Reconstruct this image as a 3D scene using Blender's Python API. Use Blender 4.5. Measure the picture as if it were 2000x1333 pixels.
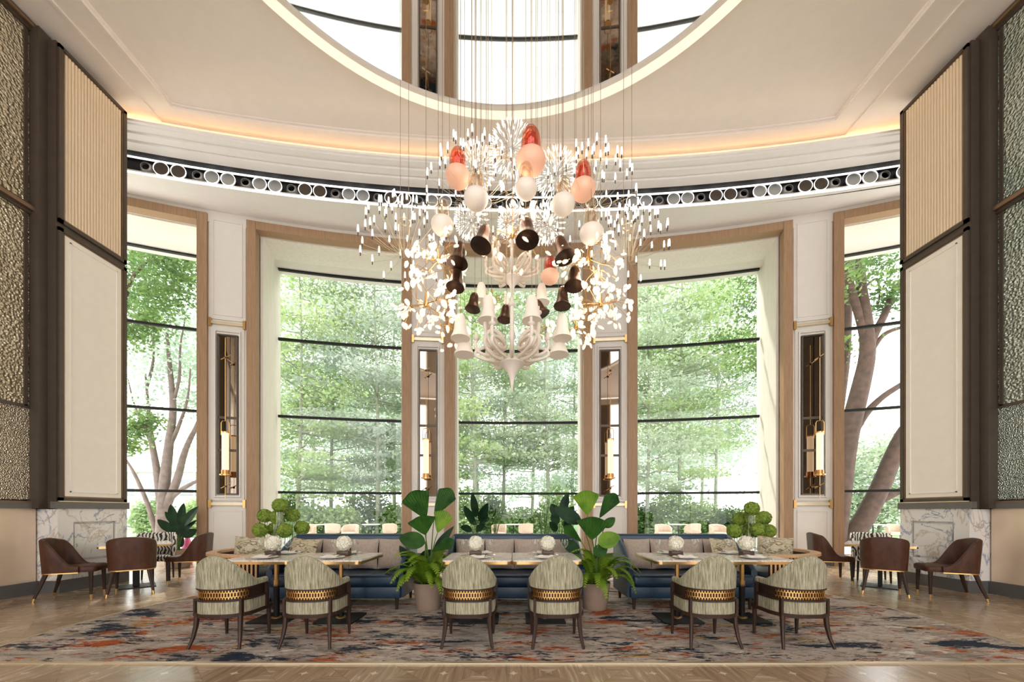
import bpy, bmesh, math, random
import numpy as np
from mathutils import Vector, Matrix
for o in list(bpy.data.objects):
    bpy.data.objects.remove(o)
SC = bpy.context.scene
COL = SC.collection
PI = math.pi
# ------------------------------------------------------------------ camera
F, VX, VY, EYE = 750.0, 1003.0, 1000.0, 1.31      # focal length, vanishing point (px of 2000x1333), eye height (m)
cam = bpy.data.cameras.new('camera')
cam.sensor_width = 36.0
cam.lens = F / 2000 * 36.0
cam.shift_x = (1000 - VX) / 2000
cam.shift_y = (VY - 666.5) / 2000
cam.clip_end = 300
camo = bpy.data.objects.new('camera', cam)
COL.objects.link(camo)
camo.location = (0, 0, EYE)
camo.rotation_euler = (PI / 2, 0, 0)
SC.camera = camo
# ------------------------------------------------------------------ sky, sun, exposure
W = bpy.data.worlds.new('sky')
SC.world = W
W.use_nodes = True
bg = W.node_tree.nodes['Background']
bg.inputs[0].default_value = (1.0, 0.985, 0.96, 1)
bg.inputs[1].default_value = 4.2
sun = bpy.data.lights.new('sun', 'SUN')
sun.energy = 3.2
sun.angle = math.radians(3)
sun.color = (1.0, 0.95, 0.86)
suno = bpy.data.objects.new('sun', sun)
COL.objects.link(suno)
suno.rotation_euler = (math.radians(38), 0, math.radians(215))
SC.view_settings.view_transform = 'Standard'
SC.view_settings.look = 'None'
SC.view_settings.gamma = 1
SC.view_settings.use_curve_mapping = False
SC.view_settings.exposure = 0.16
SC.cycles.use_denoising = True
SC.cycles.max_bounces = 8
SC.cycles.use_adaptive_sampling = True
SC.cycles.adaptive_threshold = 0.03
SC.cycles.diffuse_bounces = 4
SC.cycles.glossy_bounces = 4
SC.cycles.transparent_max_bounces = 14
SC.cycles.caustics_reflective = False
SC.cycles.caustics_refractive = False
SC.cycles.sample_clamp_indirect = 6


def P(px, py, d):
    """a point of the photograph at depth d (metres in front of the camera)"""
    return Vector(((px - VX) * d / F, d, EYE - (py - VY) * d / F))


# ------------------------------------------------------------------ materials
MATS = {}


def lin(c):
    return tuple(((x / 12.92) if x <= 0.04045 else ((x + 0.055) / 1.055) ** 2.4) for x in c)


def hexc(h):
    h = h.lstrip('#')
    return lin(tuple(int(h[i:i + 2], 16) / 255 for i in (0, 2, 4)))


class NT:
    """small helper round a node tree"""
    def __init__(s, name):
        m = bpy.data.materials.new(name)
        m.use_nodes = True
        s.m = m
        s.t = m.node_tree
        s.n = s.t.nodes
        s.l = s.t.links
        s.b = s.n['Principled BSDF']
        s.out = s.n['Material Output']
        MATS[name] = m

    def new(s, typ, **kw):
        n = s.n.new(typ)
        for k, v in kw.items():
            setattr(n, k, v)
        return n

    def link(s, a, b):
        s.l.new(a, b)

    def val(s, sock, v):
        if hasattr(v, 'is_linked') or isinstance(v, bpy.types.NodeSocket):
            s.l.new(v, sock)
        else:
            sock.default_value = v

    def math(s, op, a, b=0.0, c=None):
        n = s.n.new('ShaderNodeMath')
        n.operation = op
        s.val(n.inputs[0], a)
        s.val(n.inputs[1], b)
        if c is not None:
            s.val(n.inputs[2], c)
        return n.outputs[0]

    def coords(s, scale=(1, 1, 1), rot=(0, 0, 0), kind='Object'):
        tc = s.n.new('ShaderNodeTexCoord')
        mp = s.n.new('ShaderNodeMapping')
        s.l.new(tc.outputs[kind], mp.inputs[0])
        mp.inputs['Scale'].default_value = scale
        mp.inputs['Rotation'].default_value = rot
        return mp.outputs[0]

    def noise(s, vec, scale=5, detail=3, rough=0.5, dist=0.0):
        n = s.n.new('ShaderNodeTexNoise')
        s.l.new(vec, n.inputs['Vector'])
        n.inputs['Scale'].default_value = scale
        n.inputs['Detail'].default_value = detail
        n.inputs['Roughness'].default_value = rough
        n.inputs['Distortion'].default_value = dist
        return n.outputs['Fac']

    def ramp(s, fac, stops, interp='LINEAR'):
        r = s.n.new('ShaderNodeValToRGB')
        r.color_ramp.interpolation = interp
        s.l.new(fac, r.inputs[0])
        e = r.color_ramp.elements
        while len(e) < len(stops):
            e.new(0.5)
        for i, (p, c) in enumerate(stops):
            e[i].position = p
            e[i].color = (*c[:3], 1) if not isinstance(c, (int, float)) else (c, c, c, 1)
        return r.outputs[0]

    def mix(s, fac, a, b, mode='MIX'):
        n = s.n.new('ShaderNodeMix')
        n.data_type = 'RGBA'
        n.blend_type = mode
        s.val(n.inputs[0], fac)
        for sock, v in ((n.inputs[6], a), (n.inputs[7], b)):
            if isinstance(v, bpy.types.NodeSocket):
                s.l.new(v, sock)
            else:
                sock.default_value = (*v[:3], 1)
        return n.outputs[2]

    def bump(s, h, strength=0.3, dist=0.01):
        b = s.n.new('ShaderNodeBump')
        b.inputs['Strength'].default_value = strength
        b.inputs['Distance'].default_value = dist
        s.l.new(h, b.inputs['Height'])
        s.l.new(b.outputs[0], s.b.inputs['Normal'])

    def base(s, c):
        if isinstance(c, bpy.types.NodeSocket):
            s.l.new(c, s.b.inputs['Base Color'])
        else:
            s.b.inputs['Base Color'].default_value = (*c[:3], 1)

    def set(s, rough=0.5, metal=0.0, spec=None, emit=None, es=0.0, trans=None, sheen=None, coat=None, alpha=None):
        i = s.b.inputs
        i['Roughness'].default_value = rough
        i['Metallic'].default_value = metal
        if spec is not None:
            i['Specular IOR Level'].default_value = spec
        if emit is not None:
            i['Emission Color'].default_value = (*emit[:3], 1)
            i['Emission Strength'].default_value = es
        if trans is not None:
            i['Transmission Weight'].default_value = trans
        if sheen is not None:
            i['Sheen Weight'].default_value = sheen
        if coat is not None:
            i['Coat Weight'].default_value = coat
        if alpha is not None:
            i['Alpha'].default_value = alpha


def plain(name, col, rough=0.5, metal=0.0, spec=None, var=0.06, vscale=6, bump=0.0, bscale=80, **kw):
    """procedural: a colour with slight noise variation and optional fine relief"""
    t = NT(name)
    v = t.coords()
    f = t.noise(v, vscale, 2)
    c2 = tuple(max(0, x * (1 - var)) for x in col)
    c1 = tuple(min(1, x * (1 + var)) for x in col)
    t.base(t.ramp(f, [(0.3, c2), (0.7, c1)]))
    t.set(rough, metal, spec, **kw)
    if bump:
        t.bump(t.noise(v, bscale, 2), bump, 0.004)
    return t.m


def emit(name, col, strength, sample=True, base=(1, 1, 1)):
    t = NT(name)
    t.base(base)
    t.set(0.4, emit=col, es=strength)
    if not sample:
        t.m.cycles.emission_sampling = 'NONE'
    return t.m


def wood(name, c1, c2, rough=0.45, grain=(14, 14, 0.8), spec=0.4):
    t = NT(name)
    v = t.coords(grain)
    f = t.noise(v, 3.0, 5, 0.6, 0.4)
    t.base(t.ramp(f, [(0.3, c1), (0.7, c2)]))
    t.set(rough, 0, spec)
    t.bump(f, 0.08, 0.004)
    return t.m


# plain surfaces
plain('ceiling_paint', hexc('#e9ddd2'), 0.75, var=0.015)
plain('cornice_paint', hexc('#e6e2de'), 0.6, var=0.015)
plain('white_panel', hexc('#dcd6cf'), 0.45, var=0.015)
plain('cream_panel', hexc('#f3eadf'), 0.6, var=0.015)
plain('fluted_cream', hexc('#e6d0b2'), 0.55, var=0.02)
plain('bronze_dark', hexc('#54483e'), 0.45, 0.35, var=0.08)
plain('bronze_edge', hexc('#8a6f55'), 0.35, 0.6, var=0.08)
plain('grey_trim', hexc('#6a6560'), 0.5, 0.1, var=0.05)
plain('baseboard_grey', hexc('#5c5a58'), 0.5, 0.0, var=0.05)
plain('brass', hexc('#cfa56a'), 0.32, 1.0, var=0.05)
plain('brass_pale', hexc('#d8c8ac'), 0.4, 0.7, var=0.05)
plain('copper', hexc('#b98455'), 0.3, 1.0, var=0.05)
plain('black_metal', hexc('#131211'), 0.5, 0.0, 0.3, var=0.1)
plain('chrome_ring', hexc('#e8e8e8'), 0.2, 1.0, var=0.02)
plain('silver_disc', hexc('#b9bbbc'), 0.35, 0.9, var=0.04)
plain('nozzle_grey', hexc('#aaa7a4'), 0.35, 0.6, var=0.05)
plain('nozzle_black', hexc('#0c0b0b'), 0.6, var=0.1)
wood('oak', hexc('#94755a'), hexc('#ab8a6b'), 0.5)
wood('walnut', hexc('#2a1c15'), hexc('#3d281e'), 0.45, (14, 14, 0.8), 0.3)
wood('brown_leather', hexc('#40271c'), hexc('#573626'), 0.5, (5, 5, 2), 0.25)
wood('slat_wood', hexc('#b58a5f'), hexc('#cba277'), 0.4)
plain('blue_leather', hexc('#163148'), 0.38, var=0.12, vscale=9, bump=0.12, bscale=120)
plain('grey_cushion', hexc('#a8978a'), 0.9, var=0.10, vscale=30, bump=0.3, bscale=220, sheen=0.2)
plain('seat_fabric', hexc('#94867c'), 0.9, var=0.08, vscale=40, bump=0.2, bscale=220)
plain('clay_pot', hexc('#9b8474'), 0.75, var=0.08, vscale=8, bump=0.1, bscale=60)
plain('soil', hexc('#3a2c22'), 0.95, var=0.3, vscale=40, bump=0.6, bscale=60)
plain('porcelain', hexc('#f0ece6'), 0.3, var=0.01)
plain('linen', hexc('#e9e2da'), 0.85, var=0.03, bump=0.2, bscale=150)
plain('box_brown', hexc('#4a352a'), 0.4, 0.2, var=0.1)
plain('white_petal', hexc('#e9e4d2'), 0.8, var=0.08, vscale=60)
plain('green_petal', hexc('#7d9433'), 0.8, var=0.45, vscale=30)
plain('green_petal_deep', hexc('#3f5416'), 0.7, var=0.3, vscale=45)
plain('stem_green', hexc('#4d6b2a'), 0.6, var=0.15)
plain('stem_brown', hexc('#8f7355'), 0.8, var=0.2, vscale=20)
plain('bark', hexc('#48362d'), 0.9, var=0.35, vscale=5, bump=0.8, bscale=14)
plain('bark_grey', hexc('#6d5f59'), 0.9, var=0.25, vscale=5, bump=0.6, bscale=14)
plain('bark_pale', hexc('#8a8f7c'), 0.9, var=0.2, vscale=5)
plain('pink_glass', hexc('#d86aa0'), 0.25, var=0.1)
plain('grey_building', hexc('#b9b6bd'), 0.8, var=0.05, vscale=0.6)
plain('building_dark', hexc('#8f8f9a'), 0.5, var=0.05)
plain('outdoor_beige', hexc('#c8b3a0'), 0.8, var=0.05)
plain('outdoor_white', hexc('#efece8'), 0.5, var=0.02)
plain('lamp_bronze', hexc('#5a4030'), 0.28, 0.75, var=0.2, vscale=10)
plain('lamp_inside', hexc('#2a1713'), 0.5, 0.2, var=0.2)
plain('plaster_lamp', hexc('#e9ddd0'), 0.6, var=0.03)
wood('reveal_white', hexc('#e0d9cf'), hexc('#ece6dd'), 0.5, (6, 6, 0.5))
plain('back_brown', hexc('#7a624e'), 0.6, var=0.1)
emit('led_warm', (1.0, 0.88, 0.69), 0.86, True, (0.25, 0.22, 0.18))
emit('led_cove', (1.0, 0.68, 0.37), 19.0)
emit('led_white', (1.0, 0.98, 0.95), 1.3, False)
emit('lantern_glow', (1.0, 0.76, 0.48), 0.95, True, (0.5, 0.4, 0.3))
emit('bulb_tip', (1.0, 0.92, 0.78), 1.7, False, (0.3, 0.3, 0.3))
emit('leaf_glow', (1.0, 0.87, 0.64), 1.1, False, (0.3, 0.25, 0.2))
emit('bead_glow', (1.0, 0.95, 0.85), 1.0, False, (0.6, 0.6, 0.6))
emit('globe_pink', (1.0, 0.55, 0.36), 0.16, False, hexc('#e8b296'))
emit('globe_white', (1.0, 0.86, 0.74), 0.13, False, hexc('#e4d6c8'))
emit('bell_white', (1.0, 0.88, 0.76), 0.10, False, hexc('#e6dbcd'))


def glassy(name, col=(1, 1, 1), refl=0.12, rough=0.0, dens=0.0):
    """thin glass: mostly see-through with a mirror sheen at grazing angles"""
    t = NT(name)
    tr = t.new('ShaderNodeBsdfTransparent')
    tr.inputs[0].default_value = (*col, 1)
    gl = t.new('ShaderNodeBsdfGlossy')
    gl.inputs['Roughness'].default_value = rough
    lw = t.new('ShaderNodeLayerWeight')
    lw.inputs[0].default_value = 0.5
    fac = t.math('ADD', 0.03, t.math('MULTIPLY', t.math('POWER', lw.outputs['Facing'], 3.0), refl * 2.5))
    mx = t.new('ShaderNodeMixShader')
    t.link(fac, mx.inputs[0])
    t.link(tr.outputs[0], mx.inputs[1])
    t.link(gl.outputs[0], mx.inputs[2])
    t.link(mx.outputs[0], t.out.inputs[0])
    return t.m


glassy('window_glass', (0.97, 0.99, 0.98), 0.12)
glassy('table_glass', (0.97, 0.98, 0.97), 0.6)
glassy('red_glass', (0.93, 0.48, 0.38), 0.3)
glassy('smoke_glass', (0.45, 0.33, 0.26), 0.35)
glassy('milk_glass', (0.93, 0.86, 0.78), 0.45)

t = NT('mirror')
t.base((0.93, 0.92, 0.90)); t.set(0.02, 1.0)
t = NT('bronze_mirror')
t.base(hexc('#a79b90')); t.set(0.03, 1.0)


def leafmat(name, c1, c2, rough=0.45, trans=0.35, scale=4.0, spec=0.3):
    t = NT(name)
    v = t.coords((1, 1, 1))
    f = t.noise(v, scale, 3)
    oi = t.new('ShaderNodeObjectInfo')
    col = t.ramp(f, [(0.3, c1), (0.7, c2)])
    t.base(col)
    t.set(rough, 0, spec)
    tl = t.new('ShaderNodeBsdfTranslucent')
    t.link(col, tl.inputs[0])
    mx = t.new('ShaderNodeMixShader')
    mx.inputs[0].default_value = trans
    t.link(t.b.outputs[0], mx.inputs[1])
    t.link(tl.outputs[0], mx.inputs[2])
    t.link(mx.outputs[0], t.out.inputs[0])
    return t.m


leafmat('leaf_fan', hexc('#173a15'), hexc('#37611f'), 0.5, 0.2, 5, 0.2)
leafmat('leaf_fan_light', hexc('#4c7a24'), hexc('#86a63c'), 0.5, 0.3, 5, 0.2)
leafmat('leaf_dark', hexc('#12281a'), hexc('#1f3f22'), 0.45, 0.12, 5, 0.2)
leafmat('leaf_fern', hexc('#557f18'), hexc('#93ae38'), 0.5, 0.4, 5, 0.2)
leafmat('leaf_palm', hexc('#4c8a3c'), hexc('#7fb35f'), 0.5, 0.4, 5)
leafmat('leaf_tree_a', hexc('#92a588'), hexc('#c0ccb2'), 0.7, 0.4, 0.5)  # washed-out greens: garden haze mixed into these tree leaf colours
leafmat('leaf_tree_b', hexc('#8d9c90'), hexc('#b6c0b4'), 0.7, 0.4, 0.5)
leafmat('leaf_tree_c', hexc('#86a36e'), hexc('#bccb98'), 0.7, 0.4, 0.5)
leafmat('leaf_far_haze', hexc('#b4c2b4'), hexc('#d2dcd0'), 0.8, 0.4, 0.4)  # distance haze put into the leaf colour
leafmat('leaf_tree_deep', hexc('#41663a'), hexc('#7f9c55'), 0.6, 0.35, 0.8)
leafmat('leaf_bush', hexc('#7a9865'), hexc('#aec28c'), 0.6, 0.4, 0.8)
leafmat('leaf_grey', hexc('#8aa08c'), hexc('#c0d0bc'), 0.6, 0.4, 0.6)

# fabrics
t = NT('green_stripe')
v = t.coords((120, 120, 5))
f = t.noise(v, 1.2, 3, 0.6)
v2 = t.coords((70, 70, 9))
f2 = t.noise(v2, 1.0, 2, 0.6)
c = t.ramp(f, [(0.36, hexc('#66624c')), (0.5, hexc('#a09a83')), (0.66, hexc('#b9b39f'))])
c = t.mix(t.ramp(f2, [(0.5, 0.0), (0.62, 0.5)]), c, hexc('#7d7650'))
t.base(c); t.set(0.9)
t.bump(f, 0.3, 0.003)

t = NT('leaf_print')
v = t.coords((9, 9, 16), (0.3, 0.7, 0.4))
f = t.noise(v, 1.6, 4, 0.6, 1.6)
t.base(t.ramp(f, [(0.36, hexc('#5d5340')), (0.46, hexc('#9f9277')), (0.6, hexc('#cdbfa2')), (0.7, hexc('#8d7a5a'))]))
t.set(0.9)

t = NT('zebra_print')
v = t.coords((1, 1, 1))
w = t.new('ShaderNodeTexWave')
t.link(v, w.inputs[0])
w.inputs['Scale'].default_value = 6
w.inputs['Distortion'].default_value = 9
t.base(t.ramp(w.outputs['Fac'], [(0.45, hexc('#2b2622')), (0.52, hexc('#d9d2c8'))]))
t.set(0.85)


def marble(name, base, vein, warm, sc=1.0, rough=0.25):
    t = NT(name)
    v = t.coords((sc, sc, sc * 0.7), (0.4, 0.3, 0.5))
    f = t.noise(v, 1.5, 6, 0.55, 1.1)
    a = t.math('ABSOLUTE', t.math('SUBTRACT', f, 0.5))
    c = t.ramp(a, [(0.0, vein), (0.022, base), (0.2, base)])
    g = t.noise(v, 0.9, 4, 0.6, 1.8)
    b = t.math('ABSOLUTE', t.math('SUBTRACT', g, 0.47))
    m = t.ramp(b, [(0.0, 0.7), (0.03, 0.0)])
    c = t.mix(m, c, warm)
    t.base(c); t.set(rough, 0, 0.5)
    return t.m


marble('marble_wall', hexc('#e2ddd7'), hexc('#8d97ab'), hexc('#b9a48c'), 1.6)
marble('marble_table', hexc('#eae2da'), hexc('#b9a89c'), hexc('#d6bfae'), 3.0, 0.15)


def hammered(name, c1, c2, scale, strength=1.0):
    t = NT(name)
    v = t.coords((1, 1, 1))
    vo = t.new('ShaderNodeTexVoronoi', feature='SMOOTH_F1')
    t.link(v, vo.inputs['Vector'])
    vo.inputs['Scale'].default_value = scale
    vo.inputs['Smoothness'].default_value = 0.6
    f = t.noise(v, 0.7, 2)
    t.base(t.ramp(f, [(0.35, c1), (0.65, c2)]))
    t.set(0.1, 0.7, 0.6)
    t.bump(vo.outputs['Distance'], strength, 0.03)
    return t.m


hammered('hammered_left', hexc('#bfb298'), hexc('#d8ccb4'), 30, 1.0)
hammered('hammered_right', hexc('#aab7ab'), hexc('#c6cfc2'), 30, 1.0)
hammered('hammered_fine_left', hexc('#bdb199'), hexc('#d6cab3'), 60, 1.0)
hammered('hammered_fine_right', hexc('#a7b4ab'), hexc('#c2ccbf'), 60, 1.0)
t = NT('rose_bronze')
v = t.coords((3, 0.6, 0.5))
t.base(t.ramp(t.noise(v, 2, 3), [(0.3, hexc('#dcc3ab')), (0.7, hexc('#e8d3bd'))])); t.set(0.25, 0.4)

# the parquet with little pale star inlays
t = NT('parquet')
tc = t.new('ShaderNodeTexCoord')
sep = t.new('ShaderNodeSeparateXYZ')
t.link(tc.outputs['Object'], sep.inputs[0])
X, Y = sep.outputs[0], sep.outputs[1]
CELL = 0.40
u = t.math('DIVIDE', t.math('ADD', X, Y), CELL * 1.4142)
w_ = t.math('DIVIDE', t.math('SUBTRACT', X, Y), CELL * 1.4142)
fu = t.math('SUBTRACT', t.math('FRACT', u), 0.5)
fw = t.math('SUBTRACT', t.math('FRACT', w_), 0.5)
# star: astroid round the cell centre, axes along X and Y
ax = t.math('ABSOLUTE', t.math('ADD', fu, fw))
ay = t.math('ABSOLUTE', t.math('SUBTRACT', fu, fw))
st = t.math('ADD', t.math('SQRT', ax), t.math('SQRT', ay))
star = t.math('LESS_THAN', st, 0.44)
cellid = t.math('ADD', t.math('FLOOR', u), t.math('MULTIPLY', t.math('FLOOR', w_), 7.31))
wn = t.new('ShaderNodeTexWhiteNoise', noise_dimensions='1D')
t.link(cellid, wn.inputs['W'])
par = t.math('GREATER_THAN', t.math('FRACT', t.math('MULTIPLY', t.math('ADD', t.math('FLOOR', u), t.math('FLOOR', w_)), 0.5)), 0.25)
v1 = t.coords((2.2, 26, 1)); v2 = t.coords((26, 2.2, 1))
g1 = t.noise(v1, 1.0, 4, 0.6, 0.5); g2 = t.noise(v2, 1.0, 4, 0.6, 0.5)
gm = t.new('ShaderNodeMix'); t.link(par, gm.inputs[0]); t.link(g1, gm.inputs[2]); t.link(g2, gm.inputs[3])
g = t.math('ADD', gm.outputs[0], t.math('MULTIPLY', t.math('SUBTRACT', wn.outputs[0], 0.5), 0.22))
c = t.ramp(g, [(0.3, hexc('#8d755d')), (0.55, hexc('#a98f74')), (0.75, hexc('#c2ad92'))])
edge = t.math('MAXIMUM', t.math('ABSOLUTE', fu), t.math('ABSOLUTE', fw))
c = t.mix(t.math('MULTIPLY', t.math('GREATER_THAN', edge, 0.488), 0.35), c, hexc('#7d6a54'))
c = t.mix(t.math('MULTIPLY', star, 0.7), c, hexc('#e9dcc2'))
t.base(c)
t.set(0.2, 0, 0.6)
rr = t.math('ADD', 0.13, t.math('MULTIPLY', g, 0.22))
t.link(rr, t.b.inputs['Roughness'])

# the rug: smoky ground with rust, ochre, cream and navy brush marks
t = NT('rug_pattern')
tc = t.new('ShaderNodeTexCoord')


def rugmap(rot, scale, off=(0, 0, 0)):
    mp = t.new('ShaderNodeMapping'); t.link(tc.outputs['Object'], mp.inputs[0])
    mp.inputs['Rotation'].default_value = (0, 0, rot); mp.inputs['Scale'].default_value = scale
    mp.inputs['Location'].default_value = off
    return mp.outputs[0]


v = rugmap(-0.30, (1.0, 2.2, 1))
fine = t.noise(rugmap(-0.42, (3.2, 15, 1)), 1.3, 6, 0.7, 1.2)
fine2 = t.noise(rugmap(-0.25, (7, 34, 1)), 1.2, 4, 0.7, 0.8)
base = t.ramp(t.noise(v, 1.7, 6, 0.68, 0.6), [(0.30, hexc('#6f655e')), (0.44, hexc('#988a80')), (0.56, hexc('#bcada1')), (0.70, hexc('#9d8d81'))])
base = t.mix(t.ramp(fine, [(0.50, 0.0), (0.60, 0.6)]), base, hexc('#cfc3b7'))
base = t.mix(t.ramp(fine2, [(0.56, 0.0), (0.66, 0.55)]), base, hexc('#4e4742'))


def patch(off, sc, lo, hi, colr, c0, amt=0.95):
    n1 = t.noise(rugmap(-0.36, (1.0, 2.6, 1), off), sc, 6, 0.66, 0.8)
    k = t.math('ADD', n1, t.math('MULTIPLY', t.math('SUBTRACT', fine, 0.5), 0.5))
    k = t.math('ADD', k, t.math('MULTIPLY', t.math('SUBTRACT', fine2, 0.5), 0.3))
    return t.mix(t.ramp(k, [(lo, 0.0), (hi, amt)]), c0, colr)


base = patch((3.1, 7.7, 0), 1.15, 0.60, 0.64, hexc('#b5883c'), base, 0.85)
base = patch((9.3, 1.2, 0), 1.2, 0.565, 0.60, hexc('#a34f22'), base)
base = patch((5.3, 21.2, 0), 2.6, 0.64, 0.68, hexc('#5e2d1a'), base)
base = patch((15.7, 4.1, 0), 1.05, 0.565, 0.59, hexc('#18283a'), base)
base = patch((25.1, 14.3, 0), 2.6, 0.62, 0.65, hexc('#2a2a2c'), base)
base = patch((31.1, 9.3, 0), 2.2, 0.62, 0.67, hexc('#ddd2c6'), base)
t.base(base); t.set(0.95, 0, 0.1)
t.bump(t.noise(tc.outputs['Object'], 160, 2), 0.35, 0.004)

# pale terrace paving
t = NT('terrace_paving')
v = t.coords((1, 1, 1))
br = t.new('ShaderNodeTexBrick')
t.link(v, br.inputs[0])
br.inputs['Color1'].default_value = (*hexc('#e8e6e1'), 1); br.inputs['Color2'].default_value = (*hexc('#f1efea'), 1)
br.inputs['Mortar'].default_value = (*hexc('#cfcdc6'), 1)
br.inputs['Scale'].default_value = 1.0; br.inputs['Mortar Size'].default_value = 0.008
br.inputs['Brick Width'].default_value = 0.8; br.inputs['Row Height'].default_value = 0.8
br.offset = 0.0
t.base(br.outputs[0]); t.set(0.55)
plain('lawn', hexc('#8fae7c'), 0.95, var=0.25, vscale=2.0, bump=0.5, bscale=40)


# ------------------------------------------------------------------ mesh helpers
class MB:
    def __init__(s):
        s.v = []
        s.f = []

    def raw(s, v, f, mat=None):
        o = len(s.v)
        if mat is not None:
            v = [mat @ Vector(p) for p in v]
        s.v.extend([tuple(p) for p in v])
        s.f.extend([tuple(i + o for i in q) for q in f])
        return s

    def box(s, x0, x1, y0, y1, z0, z1, mat=None):
        v = [(x0, y0, z0), (x1, y0, z0), (x1, y1, z0), (x0, y1, z0), (x0, y0, z1), (x1, y0, z1), (x1, y1, z1), (x0, y1, z1)]
        return s.raw(v, [(0, 3, 2, 1), (4, 5, 6, 7), (0, 1, 5, 4), (1, 2, 6, 5), (2, 3, 7, 6), (3, 0, 4, 7)], mat)

    def cbox(s, c, size, mat=None):
        x, y, z = c
        a, b, d = size
        return s.box(x - a / 2, x + a / 2, y - b / 2, y + b / 2, z - d / 2, z + d / 2, mat)

    def tube(s, pts, rad, n=8, cap=True):
        pts = [Vector(p) for p in pts]
        if not hasattr(rad, '__len__'):
            rad = [rad] * len(pts)
        rings = []
        up = Vector((0, 0, 1))
        prev = None
        for i, p in enumerate(pts):
            d = (pts[min(i + 1, len(pts) - 1)] - pts[max(i - 1, 0)])
            if d.length < 1e-9:
                d = Vector((0, 0, 1))
            d.normalize()
            if prev is None:
                ref = Vector((1, 0, 0)) if abs(d.z) > 0.9 else up
                a = d.cross(ref).normalized()
            else:
                a = (prev - d * prev.dot(d))
                a = a.normalized() if a.length > 1e-6 else d.orthogonal().normalized()
            prev = a
            b = d.cross(a)
            rings.append([p + (a * math.cos(2 * PI * k / n) + b * math.sin(2 * PI * k / n)) * rad[i] for k in range(n)])
        v = [q for r in rings for q in r]
        f = []
        for i in range(len(rings) - 1):
            for k in range(n):
                k2 = (k + 1) % n
                f.append((i * n + k, i * n + k2, (i + 1) * n + k2, (i + 1) * n + k))
        if cap:
            f.append(tuple(range(n - 1, -1, -1)))
            f.append(tuple((len(rings) - 1) * n + k for k in range(n)))
        return s.raw(v, f)

    def lathe(s, prof, n=24, c=(0, 0, 0), mat=None, closed=False):
        v = []
        for r, z in prof:
            for k in range(n):
                a = 2 * PI * k / n
                v.append((c[0] + r * math.cos(a), c[1] + r * math.sin(a), c[2] + z))
        f = []
        m = len(prof)
        for i in range(m - 1 if not closed else m):
            j = (i + 1) % m
            for k in range(n):
                k2 = (k + 1) % n
                f.append((i * n + k, i * n + k2, j * n + k2, j * n + k))
        if not closed:
            if prof[0][0] > 1e-6:
                f.append(tuple(range(n - 1, -1, -1)))
            if prof[-1][0] > 1e-6:
                f.append(tuple((m - 1) * n + k for k in range(n)))
        return s.raw(v, f, mat)

    def sweep(s, prof, path, closed_prof=True, cap=True):
        """prof: list of rows; path: list of functions row->(x,y,z) given as list of point rows"""
        rows = [[path_i(p) for p in prof] for path_i in path]
        m = len(prof)
        v = [q for r in rows for q in r]
        f = []
        for i in range(len(rows) - 1):
            for k in range(m if closed_prof else m - 1):
                k2 = (k + 1) % m
                f.append((i * m + k, (i + 1) * m + k, (i + 1) * m + k2, i * m + k2))
        if closed_prof and cap:
            f.append(tuple(range(m)))
            f.append(tuple((len(rows) - 1) * m + k for k in range(m - 1, -1, -1)))
        return s.raw(v, f)

    def grid(s, rows, closed_u=False, flip=False):
        n = len(rows[0])
        v = [q for r in rows for q in r]
        f = []
        for i in range(len(rows) - 1):
            for k in range(n if closed_u else n - 1):
                k2 = (k + 1) % n
                q = (i * n + k, i * n + k2, (i + 1) * n + k2, (i + 1) * n + k)
                f.append(q[::-1] if flip else q)
        return s.raw(v, f)

    def mesh(s, name, mat, smooth=True, angle=38):
        me = bpy.data.meshes.new(name)
        me.from_pydata(s.v, [], s.f)
        bm = bmesh.new()
        bm.from_mesh(me)
        bmesh.ops.recalc_face_normals(bm, faces=bm.faces)
        bm.to_mesh(me)
        bm.free()
        if mat:
            me.materials.append(MATS[mat])
        if smooth:
            me.polygons.foreach_set('use_smooth', [True] * len(me.polygons))
            me.set_sharp_from_angle(angle=math.radians(angle))
        return me

    def build(s, name, mat, parent=None, smooth=True, angle=38, loc=None):
        return link(name, s.mesh(name, mat, smooth, angle), parent, loc)


def link(name, me, parent=None, loc=None, rz=0.0):
    o = bpy.data.objects.new(name, me)
    COL.objects.link(o)
    if parent:
        o.parent = parent
    if loc is not None:
        o.location = loc
    if rz:
        o.rotation_euler = (0, 0, rz)
    return o


def rbox(x0, x1, y0, y1, z0, z1, r=0.03, seg=3, sub=0, puff=0.0):
    """a box with rounded edges -> MB"""
    bm = bmesh.new()
    bmesh.ops.create_cube(bm, size=1.0)
    for v in bm.verts:
        v.co = Vector(((x0 + x1) / 2 + v.co.x * (x1 - x0), (y0 + y1) / 2 + v.co.y * (y1 - y0), (z0 + z1) / 2 + v.co.z * (z1 - z0)))
    bmesh.ops.bevel(bm, geom=list(bm.edges), offset=r, segments=seg, affect='EDGES', profile=0.5)
    m = MB()
    bm.verts.index_update()
    m.raw([v.co.copy() for v in bm.verts], [[v.index for v in f.verts] for f in bm.faces])
    bm.free()
    return m


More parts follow.
